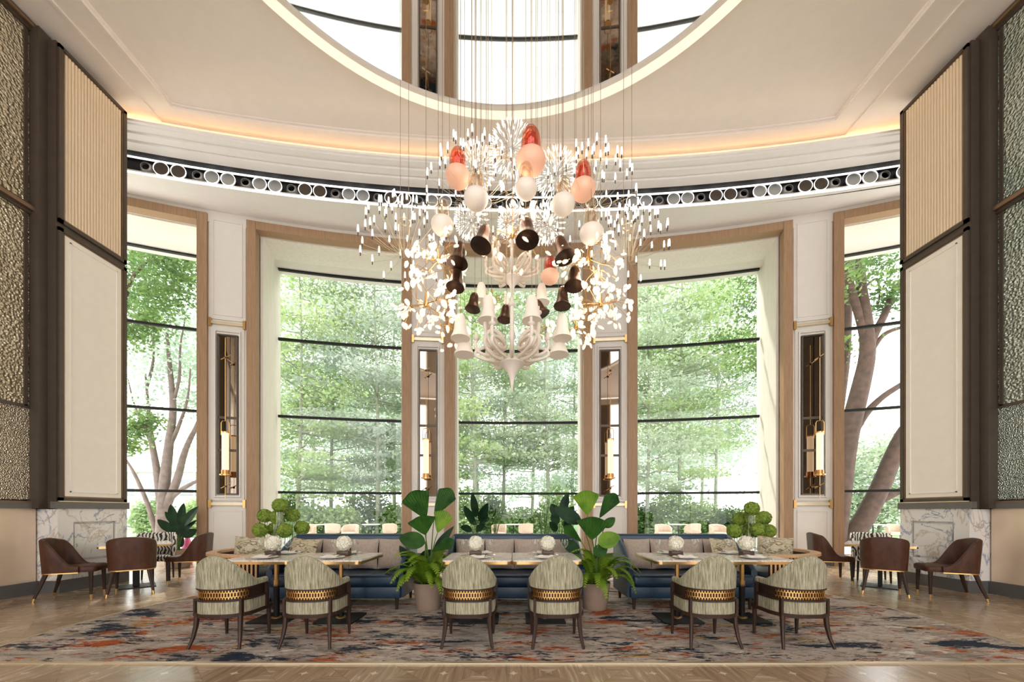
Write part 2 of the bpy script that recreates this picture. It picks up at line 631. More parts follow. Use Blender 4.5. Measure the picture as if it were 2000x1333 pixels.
def pillow(w, h, t, n=14, pinch=0.18):
    """a stuffed cushion standing in the xz plane, centre at origin, thickness along y"""
    m = MB()
    for sgn in (1, -1):
        rows = []
        for i in range(n + 1):
            u = -1 + 2 * i / n
            row = []
            for j in range(n + 1):
                q = -1 + 2 * j / n
                th = t / 2 * (max(0, 1 - abs(u) ** 2.6) * max(0, 1 - abs(q) ** 2.6)) ** 0.55
                kx = 1 - pinch * 0.35 * (1 - abs(u)) ** 0 * (q * q) * 0 - pinch * 0.25 * (1 - q * q) * abs(u) ** 3
                kz = 1 - pinch * 0.25 * (1 - u * u) * abs(q) ** 3
                row.append((u * w / 2 * kx, sgn * th, q * h / 2 * kz))
            rows.append(row)
        m.grid(rows, flip=sgn > 0)
    return m


def tag(o, label=None, cat=None, group=None, kind=None):
    if label:
        o['label'] = label
    if cat:
        o['category'] = cat
    if group:
        o['group'] = group
    if kind:
        o['kind'] = kind
    return o


def empty(name, loc=(0, 0, 0), rz=0.0, parent=None):
    o = bpy.data.objects.new(name, None)
    COL.objects.link(o)
    o.empty_display_size = 0.1
    o.location = loc
    o.rotation_euler = (0, 0, rz)
    if parent:
        o.parent = parent
    return o


def copy_tree(o, parent=None):
    c = o.copy()
    COL.objects.link(c)
    c.parent = parent
    for ch in [x for x in KIDS.get(o.name, [])]:
        copy_tree(ch, c)
    return c


KIDS = {}


def remember(root):
    """note the children of a thing (and of its parts) so that it can be copied"""
    allo = [o for o in bpy.data.objects if o.parent is not None]
    by = {}
    for o in allo:
        by.setdefault(o.parent.name, []).append(o)
    st = [root]
    while st:
        o = st.pop()
        KIDS[o.name] = by.get(o.name, [])
        st.extend(KIDS[o.name])


def struct(o):
    o['kind'] = 'structure'
    return o


def fastmesh(name, verts, faces4, mat, smooth=False):
    """numpy quads -> mesh"""
    me = bpy.data.meshes.new(name)
    nv, nf = len(verts), len(faces4)
    me.vertices.add(nv)
    me.vertices.foreach_set('co', np.asarray(verts, dtype=np.float32).ravel())
    me.loops.add(nf * 4)
    me.loops.foreach_set('vertex_index', np.asarray(faces4, dtype=np.int32).ravel())
    me.polygons.add(nf)
    me.polygons.foreach_set('loop_start', np.arange(0, nf * 4, 4, dtype=np.int32))
    me.polygons.foreach_set('loop_total', np.full(nf, 4, dtype=np.int32))
    me.update(calc_edges=True)
    me.validate()
    me.materials.append(MATS[mat])
    if smooth:
        me.polygons.foreach_set('use_smooth', [True] * nf)
    return me


def leaf_quads(pts, size, rng, up=0.3, aspect=0.55, fold=True):
    """pointed leaf quads (rhombi) scattered at pts, random attitude"""
    n = len(pts)
    d = rng.normal(size=(n, 3))
    d[:, 2] = d[:, 2] * 0.6 - 0.15
    d /= np.linalg.norm(d, axis=1)[:, None]
    r = rng.normal(size=(n, 3))
    r[:, 2] += up
    s = np.cross(d, r)
    s /= (np.linalg.norm(s, axis=1)[:, None] + 1e-9)
    L = (size * (0.6 + 0.8 * rng.random(n)))[:, None]
    a = pts - d * L * 0.5
    b = pts + s * L * aspect * 0.5
    c = pts + d * L * 0.5
    e = pts - s * L * aspect * 0.5
    v = np.stack([a, b, c, e], axis=1).reshape(-1, 3)
    f = np.arange(4 * n).reshape(n, 4)
    return v, f


# ================================================================== THE ROOM
# ---- floor
m = MB()
m.box(-14, 14, -6, 11.9, -0.12, 0)
floor = struct(m.build('floor', 'parquet', smooth=False))

# ---- curved window wall: arc of radius RW round (XC, YC)
RW, XC = 27.0, 0.16
DW = 10.4
YC = DW - RW
RG = RW + 1.6                                   # radius of the glass
Z_HEAD, Z_WOOD, Z_SOF = 8.37, 8.55, 8.66
ZC = 9.02                                       # border of the ceiling
ZI = 9.07                                       # raised middle of the ceiling


def th_of(px, R=RW):
    """angle on the arc of radius R that the photo column px meets"""
    a = (px - VX) / F
    # |(a t - XC, t - YC)| = R
    A = a * a + 1
    B = -2 * (a * XC + YC)
    C = XC * XC + YC * YC - R * R
    t = (-B + math.sqrt(B * B - 4 * A * C)) / (2 * A)
    return math.atan2(a * t - XC, t - YC)


def AP(R, th, z):
    return (XC + R * math.sin(th), YC + R * math.cos(th), z)


def arcbox(m, r0, r1, t0, t1, z0, z1, n=None):
    if n is None:
        n = max(2, int(abs(t1 - t0) * RW / 0.5))
    prof = [(r0, z0), (r1, z0), (r1, z1), (r0, z1)]
    path = [(lambda p, th=t0 + (t1 - t0) * i / n: AP(p[0], th, p[1])) for i in range(n + 1)]
    return m.sweep(prof, path)


# photo columns of the wooden frames (outer edge, inner edge) on either side of each window
T = {k: th_of(k) for k in (385, 405, 482, 500, 785, 803, 868, 887, 1140, 1157, 1226, 1245, 1530, 1548, 1628, 1648)}
T_L, T_R = -0.56, 0.58
piers = [(385, 405, 482, 500), (785, 803, 868, 887), (1140, 1157, 1226, 1245), (1530, 1548, 1628, 1648)]
wf = struct(arcbox(MB(), RW + 0.02, RG + 0.3, T_L, T_R, Z_HEAD + 0.0, ZC, 60).build('wall_front', 'white_panel'))
WHERE = ['left end', 'left of the middle window', 'right of the middle window', 'right end']
lantern_spots = []
for i, (a, b, c, d) in enumerate(piers):
    ta, tb, tc_, td = T[a], T[b], T[c], T[d]
    e = 0.0012
    pier = arcbox(MB(), RW + 0.05, RG + 0.3, ta + e, td - e, 0, Z_HEAD, 5).build('pier', 'reveal_white', wf)
    for (p, q) in ((ta, tb), (tc_, td)):
        arcbox(MB(), RW - 0.03, RW + 0.22, p, q, 0, Z_WOOD, 2).build('wood_casing', 'oak', pier)
    # stepped reveal mouldings inside each window edge
    for (p, sg) in ((ta, -1), (td, 1)):
        for k, (ra, rb, w) in enumerate(((0.28, 0.75, 0.0022), (0.75, 1.15, 0.0012))):
            t0, t1 = sorted((p, p + sg * w))
            arcbox(MB(), RW + ra, RW + rb, t0, t1, 0.02, Z_HEAD, 1).build('reveal_moulding', 'reveal_white', pier)
    rf = RW + 0.05

    def frame(m, t0, t1, z0, z1, w, out, wz=None):
        """a raised rectangular moulding on the pier front"""
        wt = w / RW
        arcbox(m, rf - out, rf, t0, t0 + wt, z0, z1, 1)
        arcbox(m, rf - out, rf, t1 - wt, t1, z0, z1, 1)
        arcbox(m, rf - out, rf, t0, t1, z0, z0 + w, 3)
        arcbox(m, rf - out, rf, t0, t1, z1 - w, z1, 3)
        return m
    gap = 0.03 / RW
    t0, t1 = tb + gap, tc_ - gap
    # upper and lower panels
    arcbox(MB(), rf - 0.03, rf, t0, t1, 6.02, Z_WOOD - 0.02, 3).build('upper_panel', 'white_panel', pier)
    frame(MB(), t0 + 0.07 / RW, t1 - 0.07 / RW, 6.12, Z_WOOD - 0.1, 0.025, 0.045).build('panel_moulding', 'white_panel', pier)
    arcbox(MB(), rf - 0.03, rf, t0, t1, 0.2, 1.42, 3).build('lower_panel', 'white_panel', pier)
    frame(MB(), t0 + 0.07 / RW, t1 - 0.07 / RW, 0.28, 1.34, 0.025, 0.045).build('panel_moulding', 'white_panel', pier)
    arcbox(MB(), rf - 0.05, rf, t0, t1, 0.0, 0.2, 3).build('plinth', 'baseboard_grey', pier)
    # nested frames round the mirror
    frame(MB(), t0 + 0.03 / RW, t1 - 0.03 / RW, 1.58, 5.84, 0.07, 0.03).build('panel_moulding', 'white_panel', pier)
    frame(MB(), t0 + 0.105 / RW, t1 - 0.105 / RW, 1.66, 5.76, 0.03, 0.05).build('panel_moulding', 'white_panel', pier)
    mt0, mt1 = t0 + 0.165 / RW, t1 - 0.165 / RW
    frame(MB(), mt0, mt1, 1.73, 5.66, 0.03, 0.06).build('mirror_frame', 'bronze_dark', pier)
    arcbox(MB(), rf - 0.02, rf - 0.005, mt0 + 0.03 / RW, mt1 - 0.03 / RW, 1.76, 5.63, 1).build('mirror_panel', 'bronze_mirror', pier)
    for z in (3.62, 2.82):
        arcbox(MB(), rf - 0.035, rf - 0.02, mt0 + 0.03 / RW, mt1 - 0.03 / RW, z - 0.03, z + 0.03, 1).build('mirror_bar', 'bronze_dark', pier)
    for z in (5.93, 1.50):
        r_ = arcbox(MB(), rf - 0.06, rf - 0.01, t0 + 0.02 / RW, t1 - 0.02 / RW, z - 0.035, z + 0.035, 3).build('brass_rail', 'brass_pale', pier)
        for tq in (t0 + 0.02 / RW, t1 - 0.02 / RW):
            arcbox(MB(), rf - 0.08, rf - 0.005, tq - 0.03 / RW, tq + 0.03 / RW, z - 0.10, z + 0.10, 1).build('rail_bracket', 'brass', pier)
    lantern_spots.append(((mt0 + mt1) / 2, rf))
# oak head casings above each window
wins = [(T_L + 0.01, T[385]), (T[500], T[785]), (T[887], T[1140]), (T[1245], T[1530]), (T[1648], T_R - 0.01)]
for (p, q) in wins:
    arcbox(MB(), RW - 0.028, RW + 0.22, p + 0.0002, q - 0.0002, Z_HEAD - 0.02, Z_WOOD).build('head_casing', 'oak', wf)
    arcbox(MB(), RW + 0.28, RW + 0.75, p, q, Z_HEAD - 0.035, Z_HEAD).build('head_moulding', 'reveal_white', wf)
    arcbox(MB(), RW + 0.75, RW + 1.15, p, q, Z_HEAD - 0.02, Z_HEAD).build('head_moulding', 'reveal_white', wf)
# windows: panes in four rows, two or three across, thin black transoms
ROWS = [0.04, 1.87, 4.08, 6.32, Z_HEAD]
for i, (p, q) in enumerate(wins):
    w = struct(arcbox(MB(), RG - 0.06, RG + 0.06, p, q, -0.02, 0.05).build('window_%d' % (i + 1), 'black_metal'))
    for z in ROWS[1:]:
        hh = 0.035 if z < 8 else 0.05
        arcbox(MB(), RG - 0.04, RG + 0.04, p, q, z - hh, z + hh * (0 if z > 8 else 1)).build('transom', 'black_metal', w)
    nc = 2
    for a in range(4):
        for b in range(nc):
            u0, u1 = p + (q - p) * b / nc, p + (q - p) * (b + 1) / nc
            g = 0.0003
            m = MB()
            m.raw([AP(RG, u0 + g, ROWS[a] + 0.03), AP(RG, u1 - g, ROWS[a] + 0.03), AP(RG, u1 - g, ROWS[a + 1] - 0.03), AP(RG, u0 + g, ROWS[a + 1] - 0.03)], [(0, 1, 2, 3)])
            m.build('pane', 'window_glass', w, smooth=False)

# ---- soffit, slot diffuser and cornice: arcs round (XK, *)
XK, RK = 0.6, 36.0


def kpath(n=70, x0=-11.2, x1=11.6):
    """plan curve: y offset (<=0) at each x, for a curve whose middle is at depth d"""
    out = []
    for i in range(n + 1):
        x = x0 + (x1 - x0) * i / n
        out.append((x, -(RK - math.sqrt(RK * RK - (x - XK) ** 2))))
    return out


KP = kpath()


def kstrip(m, prof, closed=True, kp=KP):
    path = [(lambda p, x=x, dy=dy: (x, p[0] + dy, p[1])) for (x, dy) in kp]
    return m.sweep(prof, path, closed)


DR, Z_D0, Z_D1 = 9.134, 8.47, 8.80         # slot diffuser: depth, foot, head


def wall_y(x, r):
    return YC + math.sqrt(r * r - (x - XC) ** 2)


sf = MB()
sf.grid([[(x, DR + dy, z) if k == 0 else (x, wall_y(x, RW + 0.04), z) for (k, z) in ((0, Z_D0), (1, Z_SOF), (1, Z_SOF + 0.05), (0, Z_D0 + 0.05))] for (x, dy) in KP], closed_u=True)
struct(sf.build('trim_1', 'cornice_paint', angle=20))
cor = MB()
prof = [(8.30, 8.90), (8.30, 8.855), (8.34, 8.85), (8.36, 8.835), (8.47, 8.83), (8.475, 8.855), (8.53, 8.85), (8.55, 8.82), (8.70, 8.82), (8.705, 8.845), (8.74, 8.84), (8.76, 8.805), (8.98, 8.805), (8.98, 8.90)]
cornice = struct(kstrip(cor, prof).build('trim_2', 'cornice_paint', angle=25))
# cove lamp lying behind the cornice lip
cv = kstrip(MB(), [(8.62, 8.905), (8.72, 8.905), (8.72, 8.92), (8.62, 8.92)]).build('cove_lamp', 'led_cove')
tag(cv, 'long warm cove light hidden on the curved cornice below the ceiling', 'cove light')
# slot diffuser: black back, white light lines, rings and nozzles
df = empty('air_diffuser', (0, DR, Z_D0))
tag(df, 'long curved black air diffuser strip with rows of glowing rings under the cornice', 'air diffuser')


def kloc(prof):
    return [(a - DR, b - Z_D0) for a, b in prof]


kstrip(MB(), kloc([(DR + 0.10, Z_D0 + 0.035), (DR + 0.2, Z_D0 + 0.035), (DR + 0.2, 8.90), (DR + 0.10, 8.90)])).build('back_plate', 'black_metal', df)
kstrip(MB(), kloc([(8.985, 8.822), (DR + 0.1, 8.822), (DR + 0.1, 8.85), (8.985, 8.85)])).build('gap_shade_strip', 'nozzle_black', df)  # black strip put in for the shade of the gap under the cornice
kstrip(MB(), kloc([(DR - 0.01, Z_D0 - 0.006), (DR + 0.03, Z_D0 - 0.006), (DR + 0.03, Z_D0 + 0.012), (DR - 0.01, Z_D0 + 0.012)])).build('light_line', 'led_white', df)
kstrip(MB(), kloc([(DR - 0.01, Z_D1 - 0.012), (DR + 0.03, Z_D1 - 0.012), (DR + 0.03, Z_D1 + 0.004), (DR - 0.01, Z_D1 + 0.004)])).build('light_line', 'led_white', df)
RR = 0.135


def ringmesh():
    m = MB()
    m.lathe([(RR, 0), (RR + 0.011, 0), (RR + 0.011, 0.02), (RR, 0.02)], 28, mat=Matrix.Rotation(-PI / 2, 4, 'X'), closed=True)
    return m.mesh('diffuser_ring', 'led_white')


def discmesh(matn):
    m = MB()
    m.lathe([(0.001, 0.03), (RR - 0.03, 0.035), (RR - 0.012, 0.05), (RR, 0.06), (RR, 0.01), (0.001, 0.01)], 24, mat=Matrix.Rotation(-PI / 2, 4, 'X'))
    return m.mesh('ring_disc', matn)


def nozmesh():
    m = MB()
    m.lathe([(RR, 0.0), (RR, 0.02), (0.085, 0.11), (0.075, 0.11), (0.07, 0.02), (RR - 0.02, 0.0)], 24, mat=Matrix.Rotation(PI / 2, 4, 'X'))
    return m.mesh('diffuser_nozzle', 'nozzle_grey')


def nozhole():
    m = MB()
    m.lathe([(0.001, 0.06), (0.074, 0.06)], 20, mat=Matrix.Rotation(PI / 2, 4, 'X'))
    return m.mesh('nozzle_hole', 'nozzle_black')


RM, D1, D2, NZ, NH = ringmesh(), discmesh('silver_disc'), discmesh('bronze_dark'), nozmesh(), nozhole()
s_ = -27
step = 0.315
for k in range(s_, 30):
    ang = k * step / RK
    x = XK + RK * math.sin(ang)
    if not (-9.2 < x < 9.6):
        continue
    y = -(RK - RK * math.cos(ang))
    zc = (Z_D1 - Z_D0) / 2
    loc = (x, y + 0.1, zc)
    if k % 3 == 0:
        o = link('diffuser_nozzle', NZ, df, loc, -ang)
        link('nozzle_hole', NH, o)
    else:
        o = link('diffuser_ring', RM, df, (x, y - 0.02, zc), -ang)
        link('ring_disc', D2 if (k // 3) % 5 in (1, 4) else D1, o)  # dark discs imitate darker reflections in the mirrored rings

# ---- ceiling
# border plane with the tray opening; tray edge follows the cornice curve
TX0, TX1, DT = -6.57, 6.40, 8.09


def tray_arc(d, x0, x1, n=40):
    out = []
    for i in range(n + 1):
        x = x0 + (x1 - x0) * i / n
        out.append((x, d - (RK - math.sqrt(RK * RK - (x - XK) ** 2))))
    return out


arc = tray_arc(DT, TX0, TX1)
ce = MB()
Yb = -6.0
# side strips and far strip of the border
for xa, xb in ((-14.2, TX0), (TX1, 14.2)):
    xs_ = [xa + (xb - xa) * i / 12 for i in range(13)]
    ce.grid([[(x, Yb, ZC) for x in xs_], [(x, wall_y(x, RG + 0.2), ZC) for x in xs_]])
rows = [[(x, y, ZC) for (x, y) in arc], [(x, wall_y(x, RG + 0.2), ZC) for (x, y) in arc]]
ce.grid(rows)
# roof slab above
ce.box(-14.2, 14.2, Yb, 10.0, ZI + 0.15, ZI + 0.35)
ceil = struct(ce.build('ceiling', 'ceiling_paint', smooth=False))
# raised middle with its stepped edge moulding
mi = MB()
mi.grid([[(x, y + 0.3, ZI) for (x, y) in arc], [(x, Yb, ZI) for (x, y) in arc]])
mi.build('raised_middle', 'ceiling_paint', ceil, smooth=False)
ed = MB()
path = [(TX0, Yb)] + arc + [(TX1, Yb)]
cx, cy = (TX0 + TX1) / 2, 3.0
prof = [(0.0, ZC - 0.012), (0.06, ZC - 0.012), (0.065, ZC + 0.02), (0.10, ZC + 0.03), (0.105, ZC + 0.055), (0.16, ZC + 0.06), (0.165, ZI), (0.165, ZI + 0.1), (0.0, ZI + 0.1)]
rows = []
for i, (x, y) in enumerate(path):
    q = []
    for (off, z) in prof:
        if i == 0 or i == len(path) - 1:
            dx, dy = (off if i == 0 else -off), 0
        elif i == 1 or i == len(path) - 2:
            dx, dy = (off if i == 1 else -off), -off
        else:
            dx, dy = 0, -off
        q.append((x + dx, y + dy, z))
    rows.append(q)
ed.grid(rows, closed_u=True)
ed.build('tray_moulding', 'ceiling_paint', ceil, angle=20)
# second flat band outside the tray edge
band = MB()
arc2 = tray_arc(DT + 0.34, TX0 - 0.42, TX1 + 0.42)
path2 = [(TX0 - 0.42, Yb)] + arc2 + [(TX1 + 0.42, Yb)]
rows = []
for i, (x, y) in enumerate(path2):
    q = []
    for (off, z) in [(0.0, ZC), (0.0, ZC - 0.022), (0.05, ZC - 0.022), (0.05, ZC)]:
        if i == 0 or i == len(path2) - 1:
            dx, dy = (off if i == 0 else -off), 0
        elif i == 1 or i == len(path2) - 2:
            dx, dy = (off if i == 1 else -off), -off
        else:
            dx, dy = 0, -off
        q.append((x + dx, y + dy, z))
    rows.append(q)
band.grid(rows, closed_u=True)
band.build('border_bead', 'ceiling_paint', ceil, angle=20)

# ---- the round mirror in the ceiling with its light ring
MCX, MCY, MR = -0.17, 2.95, 4.55
ZMI = 8.985
mc = empty('ceiling_mirror', (MCX, MCY, ZMI))
tag(mc, 'huge round ceiling mirror above the chandelier with a glowing rim', 'ceiling mirror')
MB().lathe([(0.001, -0.010), (MR - 0.26, -0.010), (MR - 0.26, 0.03), (0.001, 0.03)], 128).build('mirror_glass', 'mirror', mc, smooth=False)
MB().lathe([(MR - 0.26, 0.03), (MR - 0.26, -0.03), (MR - 0.18, -0.03), (MR - 0.18, 0.03)], 128, closed=True).build('rim', 'ceiling_paint', mc)
MB().lathe([(MR - 0.18, ZI - ZMI), (MR - 0.18, -0.02), (MR, -0.02), (MR, ZI - ZMI)], 128, closed=True).build('light_ring', 'led_warm', mc)

# ---- side walls
XM, XP = 7.62, 7.30            # main wall plane, projecting panel plane
DP0, DP1 = 6.15, 7.25          # depth of the projecting panel section


def side(sg, nm):
    """sg -1 left, +1 right; everything mirrored in x"""
    def bx(x0, x1, y0, y1, z0, z1, m=None):
        a, b = sorted((sg * x0, sg * x1))
        return (m or MB()).box(a, b, y0, y1, z0, z1)
    w = struct(bx(XM + 0.03, XM + 0.3, -6, DP1 + 0.0, 0, ZC).build('wall_' + nm, 'bronze_dark'))
    # lower rose bronze cladding in tall panels
    ys = [-6, -4.2, -2.4, -0.6, 1.2, 3.0, 4.6, DP0 - 0.02]
    for y0, y1 in zip(ys[:-1], ys[1:]):
        bx(XM, XM + 0.03, y0 + 0.004, y1 - 0.004, 0.2, 1.36).build('bronze_panel', 'rose_bronze', w)
    bx(XM - 0.06, XM + 0.03, -6, DP0, 1.36, 1.46).build('dado_rail', 'grey_trim', w)
    bx(XM - 0.065, XM + 0.0, -6, DP0, 1.46, 1.475).build('dado_edge', 'bronze_edge', w)
    # hammered glass panels with dark muntins
    gy = [-6, -3.9, -2.3, -0.2, 1.4, 3.5, 5.2, 5.98, DP0 + 0.08]
    for y0, y1 in zip(gy[:-1], gy[1:]):
        narrow = (y1 - y0) < 1.7
        for (z0, z1) in ((2.98, 6.0), (6.12, 8.88)):
            if y1 > 5.9 or True:
                bx(XM - 0.012, XM + 0.01, y0 + 0.02, y1 - 0.02, z0, z1).build('hammered_glass', ('hammered_fine_' if y1 > 6.0 else 'hammered_') + nm, w)
        bx(XM - 0.03, XM + 0.02, y1 - 0.022, y1 + 0.022, 2.96, 8.9).build('muntin', 'bronze_dark', w)
    gy2 = [-6, -2.3, 1.4, 3.5, DP0 + 0.08]
    for y0, y1 in zip(gy2[:-1], gy2[1:]):
        bx(XM - 0.012, XM + 0.01, y0 + 0.02, y1 - 0.02, 1.5, 2.94).build('hammered_glass', 'hammered_fine_' + nm, w)
    for (z0, z1, pr) in ((2.93, 2.98, 0.03), (5.98, 6.03, 0.05), (6.03, 6.09, 0.10), (6.09, 6.14, 0.05), (8.86, 8.91, 0.05), (8.91, 8.96, 0.10), (8.96, ZC, 0.06)):
        bx(XM - pr, XM + 0.02, -6, DP0 + 0.06, z0, z1).build('muntin', 'bronze_edge' if pr == 0.10 else 'bronze_dark', w)
    # projecting section: dark carcass
    bx(XP + 0.03, XM + 0.05, DP0, DP1, 1.35, 8.87).build('panel_carcass', 'bronze_dark', w)
    bx(XP + 0.16, XM + 0.02, DP0 - 0.12, DP0 + 0.05, 1.36, 8.95).build('pilaster', 'bronze_dark', w)
    a, b = DP0 + 0.02, DP1
    # frames: outer bronze, thin bright inner line
    for (z0, z1) in ((5.98, 8.85), (1.48, 5.90)):
        for (wd, pr, mn) in ((0.06, 0.0, 'bronze_dark'), (0.085, 0.012, 'bronze_edge')):
            o0 = 0.0 if wd == 0.06 else 0.06
            ww = 0.06 if wd == 0.06 else 0.022
            q = MB()
            bx(XP - 0.005 + pr, XP + 0.04, a + o0, a + o0 + ww, z0 + o0, z1 - o0, q)
            bx(XP - 0.005 + pr, XP + 0.04, b - o0 - ww, b - o0, z0 + o0, z1 - o0, q)
            bx(XP - 0.005 + pr, XP + 0.04, a + o0, b - o0, z0 + o0, z0 + o0 + ww, q)
            bx(XP - 0.005 + pr, XP + 0.04, a + o0, b - o0, z1 - o0 - ww, z1 - o0, q)
            q.build('panel_frame', mn, w)
    # fluted upper panel: one rib per flute
    n = 19
    y0, y1 = a + 0.09, b - 0.09
    bx(XP + 0.025, XP + 0.04, y0, y1, 6.06, 8.77).build('fluted_back', 'fluted_cream', w)
    rib = MB()
    st = (y1 - y0) / n
    for k in range(9):
        pass
    pr = []
    for k in range(7):
        an = PI * k / 6
        pr.append((-sg * 0.020 * math.sin(an), -math.cos(an) * st * 0.47))
    rows = [[(x, y, 0) for x, y in pr], [(x, y, 2.71) for x, y in pr]]
    rib.grid(rows)
    rm = rib.mesh('flute', 'fluted_cream', angle=80)
    for k in range(n):
        link('flute', rm, w, (sg * (XP + 0.025), y0 + st * (k + 0.5), 6.06))
    # plain lower panel with raised bead
    bx(XP + 0.015, XP + 0.04, y0, y1, 1.56, 5.82).build('plain_panel', 'cream_panel', w)
    q = MB()
    g = 0.07
    for (ya, yb, za, zb) in ((y0 + g, y0 + g + 0.02, 1.56 + g, 5.82 - g), (y1 - g - 0.02, y1 - g, 1.56 + g, 5.82 - g), (y0 + g, y1 - g, 1.56 + g, 1.56 + g + 0.02), (y0 + g, y1 - g, 5.8 - g, 5.82 - g)):
        bx(XP + 0.003, XP + 0.03, ya, yb, za, zb, q)
    q.build('panel_bead', 'cream_panel', w)
    bx(XP - 0.03, XP + 0.05, DP0 - 0.06, DP1 + 0.02, 1.36, 1.47).build('dado_rail', 'grey_trim', w)
    bx(XP - 0.035, XP + 0.0, DP0 - 0.0, DP1 + 0.02, 1.47, 1.485).build('dado_edge', 'brass_pale', w)
    # marble below with recessed panel
    bx(XP + 0.07, XM + 0.05, DP0, DP1, 0.2, 1.36).build('marble_back', 'marble_wall', w)
    q = MB()
    bx(XP, XP + 0.07, DP0, DP0 + 0.22, 0.2, 1.36, q)
    bx(XP, XP + 0.07, DP1 - 0.18, DP1, 0.2, 1.36, q)
    bx(XP, XP + 0.07, DP0 + 0.22, DP1 - 0.18, 0.2, 0.48, q)
    bx(XP, XP + 0.07, DP0 + 0.22, DP1 - 0.18, 1.14, 1.36, q)
    q.build('marble_frame', 'marble_wall', w, smooth=False)
    q = MB()
    bx(XP + 0.03, XP + 0.072, DP0 + 0.26, DP1 - 0.22, 0.52, 1.10, q)
    q.build('marble_panel', 'marble_wall', w, smooth=False)
    # baseboards
    q = MB()
    bx(XM - 0.02, XM + 0.03, -6, DP0 - 0.001, 0, 0.2, q)
    bx(XP - 0.025, XM + 0.05, DP0, DP1 + 0.02, 0, 0.2, q)
    struct(q.build('baseboard_' + nm, 'baseboard_grey', smooth=False))


side(-1, 'left')
side(1, 'right')

# short return walls behind the panels, out to the window wall
for sg, nm in ((-1, 'left'), (1, 'right')):
    a, b = sorted((sg * 11.6, sg * (XM + 0.31)))
    struct(MB().box(a, b, 6.2, 6.4, 0, ZC).build('wall_return_' + nm, 'white_panel'))

# ---- wall behind the camera: left open for sky light, brown and pale piers added (seen only in the mirrors)
wb = struct(MB().box(-7.9, 7.9, -6.2, -6.0, 8.6, ZC).build('wall_rear', 'cream_panel'))
for x0, x1, mn in ((-4.3, -3.6, 'back_brown'), (-3.0, -2.3, 'cream_panel'), (1.9, 2.5, 'fluted_cream'), (2.9, 3.7, 'back_brown')):
    MB().box(x0, x1, -6.15, -5.95, 0, 8.6).build('rear_panel', mn, wb)


# ================================================================== RUG
def rug_outline(off=0.0):
    c, R, y0 = 4.8, 5.05 + off, 3.32 - off
    pts = []
    rc = 0.22
    a0 = math.asin((y0 + rc - c) / (R - rc))
    cxr, cyr = (R - rc) * math.cos(a0), y0 + rc
    for k in range(9):
        a = -PI / 2 + (a0 + PI / 2) * k / 8
        pts.append((cxr + rc * math.cos(a), cyr + rc * math.sin(a)))
    for k in range(1, 90):
        a = a0 + (PI - 2 * a0) * k / 90
        pts.append((R * math.cos(a), c + R * math.sin(a)))
    for k in range(9):
        a = (PI - a0) + (a0 + PI / 2) * k / 8
        pts.append((-cxr + rc * math.cos(a), cyr + rc * math.sin(a)))
    return pts


rug = empty('rug', (0, 4.8, 0))
tag(rug, 'large rounded rug with grey, rust and navy brush strokes under the dining chairs', 'rug')


def slab(pts, z0, z1, oy=0.0):
    n = len(pts)
    m = MB()
    v = [(x, y - oy, z0) for x, y in pts] + [(x, y - oy, z1) for x, y in pts]
    f = [tuple(range(n - 1, -1, -1)), tuple(range(n, 2 * n))] + [(i, (i + 1) % n, n + (i + 1) % n, n + i) for i in range(n)]
    return m.raw(v, f)


slab(rug_outline(), 0.0, 0.012, 4.8).build('pile', 'rug_pattern', rug, smooth=False)
o1, o2 = rug_outline(0.0), rug_outline(0.035)
m = MB()
n = len(o1)
v = [(x, y - 4.8, z) for (pp, z) in ((o1, 0.0), (o2, 0.0), (o2, 0.014), (o1, 0.014)) for x, y in pp]
f = []
for r in range(4):
    q = (r + 1) % 4
    for i in range(n):
        j = (i + 1) % n
        f.append((r * n + i, r * n + j, q * n + j, q * n + i))
m.raw(v, f).build('brass_border', 'brass_pale', rug, smooth=False)

# ================================================================== GREEN TUB CHAIRS


def upath(hw, rc, depth, n_arc=10, n_str=6, n_back=6):
    """U-shaped plan path from front left, round the back (y=0), to front right -> [(x,y,nx,ny,t)]; normal points outward"""
    pts = []
    for i in range(n_str):
        pts.append((-hw, depth + (rc - depth) * i / n_str, -1, 0))
    for i in range(n_arc):
        a = PI + (PI / 2) * i / n_arc
        pts.append((-hw + rc + rc * math.cos(a), rc + rc * math.sin(a), math.cos(a), math.sin(a)))
    for i in range(n_back):
        pts.append((-hw + rc + (2 * hw - 2 * rc) * i / n_back, 0, 0, -1))
    for i in range(n_arc):
        a = 1.5 * PI + (PI / 2) * i / n_arc
        pts.append((hw - rc + rc * math.cos(a), rc + rc * math.sin(a), math.cos(a), math.sin(a)))
    for i in range(n_str + 1):
        pts.append((hw, rc + (depth - rc) * i / n_str, 1, 0))
    L = [0]
    for a, b in zip(pts[:-1], pts[1:]):
        L.append(L[-1] + math.hypot(b[0] - a[0], b[1] - a[1]))
    return [(p[0], p[1], p[2], p[3], 2 * l / L[-1] - 1) for p, l in zip(pts, L)], L[-1]


